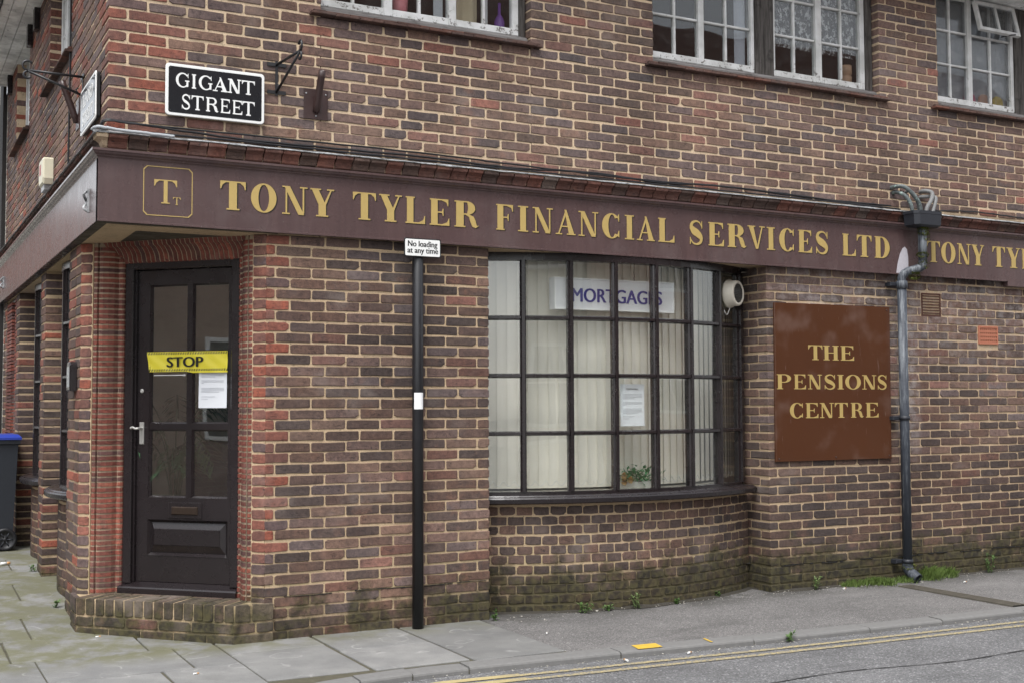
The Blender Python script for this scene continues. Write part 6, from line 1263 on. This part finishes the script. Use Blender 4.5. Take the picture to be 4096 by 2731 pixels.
# ------------------------------------------------------------------ side passage tiles and next house along the side street
mb = MB(); mb.box(0.03, 0.20, 4.955, 5.855, -0.1, 2.43); sp_ = P_(mb, 'side_doorway', [M['frame']])
z = 0.2
while z < 2.40:
    for y0, y1, x in ((5.36, 5.855, 0.0), (4.955, 5.05, 0.0)): mb = MB(); mb.box(x, 0.029, y0, y1, z, z + 0.024); o = mb.obj('jamb_tile', [TM], sp_); o.color = (*tone(PALT), 1)
    z += Hc / 2 * 1.0
nb = empty('neighbour_house', 'dark timbered house with pale walls next along the side street', 'building', loc=(0.1, 8, 0)); mb = MB(); mb.box(0.0, 3, 6.215, 12, -0.1, 6.0); under(mb.obj('wall', [flat('neighbour_render', (0.55, 0.53, 0.48), 0.9)]), nb)
for y0, y1 in ((6.22, 6.62), (7.9, 8.1), (9.6, 9.8)): mb = MB(); mb.box(-0.04, -0.001, y0, y1, -0.1, 5.9); under(mb.obj('timber_post', [flat('black_timber', (0.018, 0.016, 0.015), 0.8)]), nb)
for z in (2.5, 4.4): mb = MB(); mb.box(-0.035, -0.001, 6.63, 7.89, z, z + 0.2); under(mb.obj('timber_rail', [flat('black_timber_rail', (0.018, 0.016, 0.015), 0.8)]), nb)
# ------------------------------------------------------------------ the other sides of both streets, mirrored in the glass
def house(label, Mx, L, H, D, wallm, roofm, cols, rows, wm, skyl=False):
    o = empty('street_house', label, 'building', 'houses across the street'); o.location = Mx.to_translation(); inv = Matrix.Translation(-o.location)
    mb = MB(); mb.box(0, L, 0, D, 0, H, M=Mx); w_ = mb.obj('wall', [wallm]); under(w_, o)
    mb = MB(); mb.add([Mx @ Vector(p) for p in ((-0.3, -0.3, H + 0.003), (L + 0.3, -0.3, H + 0.003), (L + 0.3, D / 2, H + 2.6), (-0.3, D / 2, H + 2.6), (-0.3, D + 0.3, H + 0.003), (L + 0.3, D + 0.3, H + 0.003))], [(0, 1, 2, 3), (3, 2, 5, 4), (0, 3, 4), (1, 5, 2)]); mb.box(-0.3, L + 0.3, -0.34, -0.2, H - 0.12, H, M=Mx); r_ = mb.obj('roof', [roofm]); under(r_, o)
    for i in range(cols):
        for j in range(rows):
            x = (i + 0.5) * L / cols; z = 1.0 + j * 2.75; mb = MB(); hw = 0.55
            for a in ((x - hw - 0.06, x - hw, z - 0.06, z + 1.46), (x + hw, x + hw + 0.06, z - 0.06, z + 1.46), (x - hw, x + hw, z + 1.4, z + 1.46), (x - hw, x + hw, z - 0.06, z), (x - 0.02, x + 0.02, z, z + 1.4), (x - hw, x - 0.02, z + 0.68, z + 0.72), (x + 0.02, x + hw, z + 0.68, z + 0.72)): mb.box(a[0], a[1], -0.05, -0.001, a[2], a[3], M=Mx)
            f_ = mb.obj('window', [M['signwhite']]); under(f_, o); mb = MB(); mb.box(x - hw, x + hw, -0.02, -0.002, z, z + 1.4, M=Mx); g_ = mb.obj('pane', [flat('dark_pane', (0.03, 0.035, 0.04), 0.08)]); under(g_, o)
    if skyl:
        for x in (L * 0.3, L * 0.5, L * 0.7): mb = MB(); s = Mx @ Matrix.Translation((x, -0.3 + D * 0.2, H + 0.003 + 2.6 * (D * 0.2) / (D / 2 + 0.3) )) @ Matrix.Rotation(math.atan2(2.6, D / 2 + 0.3), 4, 'X'); mb.box(-0.4, 0.4, -0.6, 0.6, 0.02, 0.08, M=s); under(mb.obj('roof_window', [flat('roof_glass', (0.5, 0.55, 0.6), 0.1)]), o)
def plain_brick(name, c):
    m, nt, b = new(name, 0.9); t = NT(nt); P = t.pos(); bt = t.node('ShaderNodeTexBrick'); Q = t.xyz(P); cx = t.node('ShaderNodeCombineXYZ'); t.L(t.mth('ADD', Q[0], Q[1]), cx.inputs[0]); t.L(Q[2], cx.inputs[1]); t.L(cx.outputs[0], bt.inputs['Vector']); bt.inputs['Scale'].default_value = 1.0; bt.inputs['Brick Width'].default_value = 0.225; bt.inputs['Row Height'].default_value = 0.075; bt.inputs['Mortar Size'].default_value = 0.006
    bt.inputs['Color1'].default_value = (*c, 1); bt.inputs['Color2'].default_value = (*[v * 0.8 for v in c], 1); bt.inputs['Mortar'].default_value = (0.35, 0.3, 0.24, 1); t.L(bt.outputs['Color'], b.inputs['Base Color']); return m
rt1 = flat('opposite_roof', (0.12, 0.06, 0.045), 0.9); ob = plain_brick('orange_brick', (0.34, 0.15, 0.085)); cr = flat('cream_render', (0.58, 0.55, 0.47), 0.9)
TB = lambda x, y, deg: Matrix.Translation((x, y, RZ)) @ Matrix.Rotation(rad(deg), 4, 'Z')
house('orange brick terraced house across the front street, reflected in the bow window', TB(13.6, -12.0, 180), 7.4, 7.4, 6, ob, rt1, 3, 3, None)
house('cream rendered house across the front street, reflected in the bow window', TB(6.1, -12.3, 180), 5.6, 6.4, 6, cr, rt1, 2, 2, None)
house('orange brick house at the far end of the front street', TB(24, -12.0, 180), 10, 7.4, 6, ob, rt1, 4, 3, None)
house('brown brick house across the side street, reflected in the door glass', TB(-9.5, -4.0, 90), 9, 4.4, 6, plain_brick('brown_brick', (0.36, 0.26, 0.21)), rt1, 3, 2, None, True)
house('pale house farther along the other side of the side street', TB(-9.3, 5.2, 90), 9, 4.8, 6, cr, rt1, 3, 2, None)
house('unseen cream house added at the far end of the side street to dim the side fascia reflection', TB(-7.5, 24, 0), 12, 4.2, 6, cr, rt1, 5, 1, None)  # added out of view, height set to cut the sky mirrored in the side fascia
# soil and debris gathered in the crack between wall and footway
mb = MB(); x = 2.45; prev = None
while x < 8.4:
    yw = 0.0
    if 2.43 < x < 4.74: yw = BOW(math.asin(max(-0.499, min(0.499, (x - 3.585) / BR))), BR)[1]
    w_ = 0.012 + 0.05 * abs(mnoise.noise(Vector((x * 3.1, 0.5, 0)))) + R.uniform(0, 0.016); h = 0.006 + 0.014 * abs(mnoise.noise(Vector((x * 5.3, 4.5, 0))))
    cur = [(x, yw + 0.006, GZ + h), (x, yw - w_ * 0.45, GZ + h * 0.6), (x, yw - w_, GZ - 0.004)]
    if prev: mb.add(prev + cur, [(0, 3, 4, 1), (1, 4, 5, 2)], sm=True)
    prev = cur; x += 0.022
tag(mb.obj('soil', [flat('dark_soil', (0.035, 0.031, 0.024), 0.95, var=0.5, scale=60)], kind='stuff'), 'dark soil gathered along the foot of the wall', 'soil')
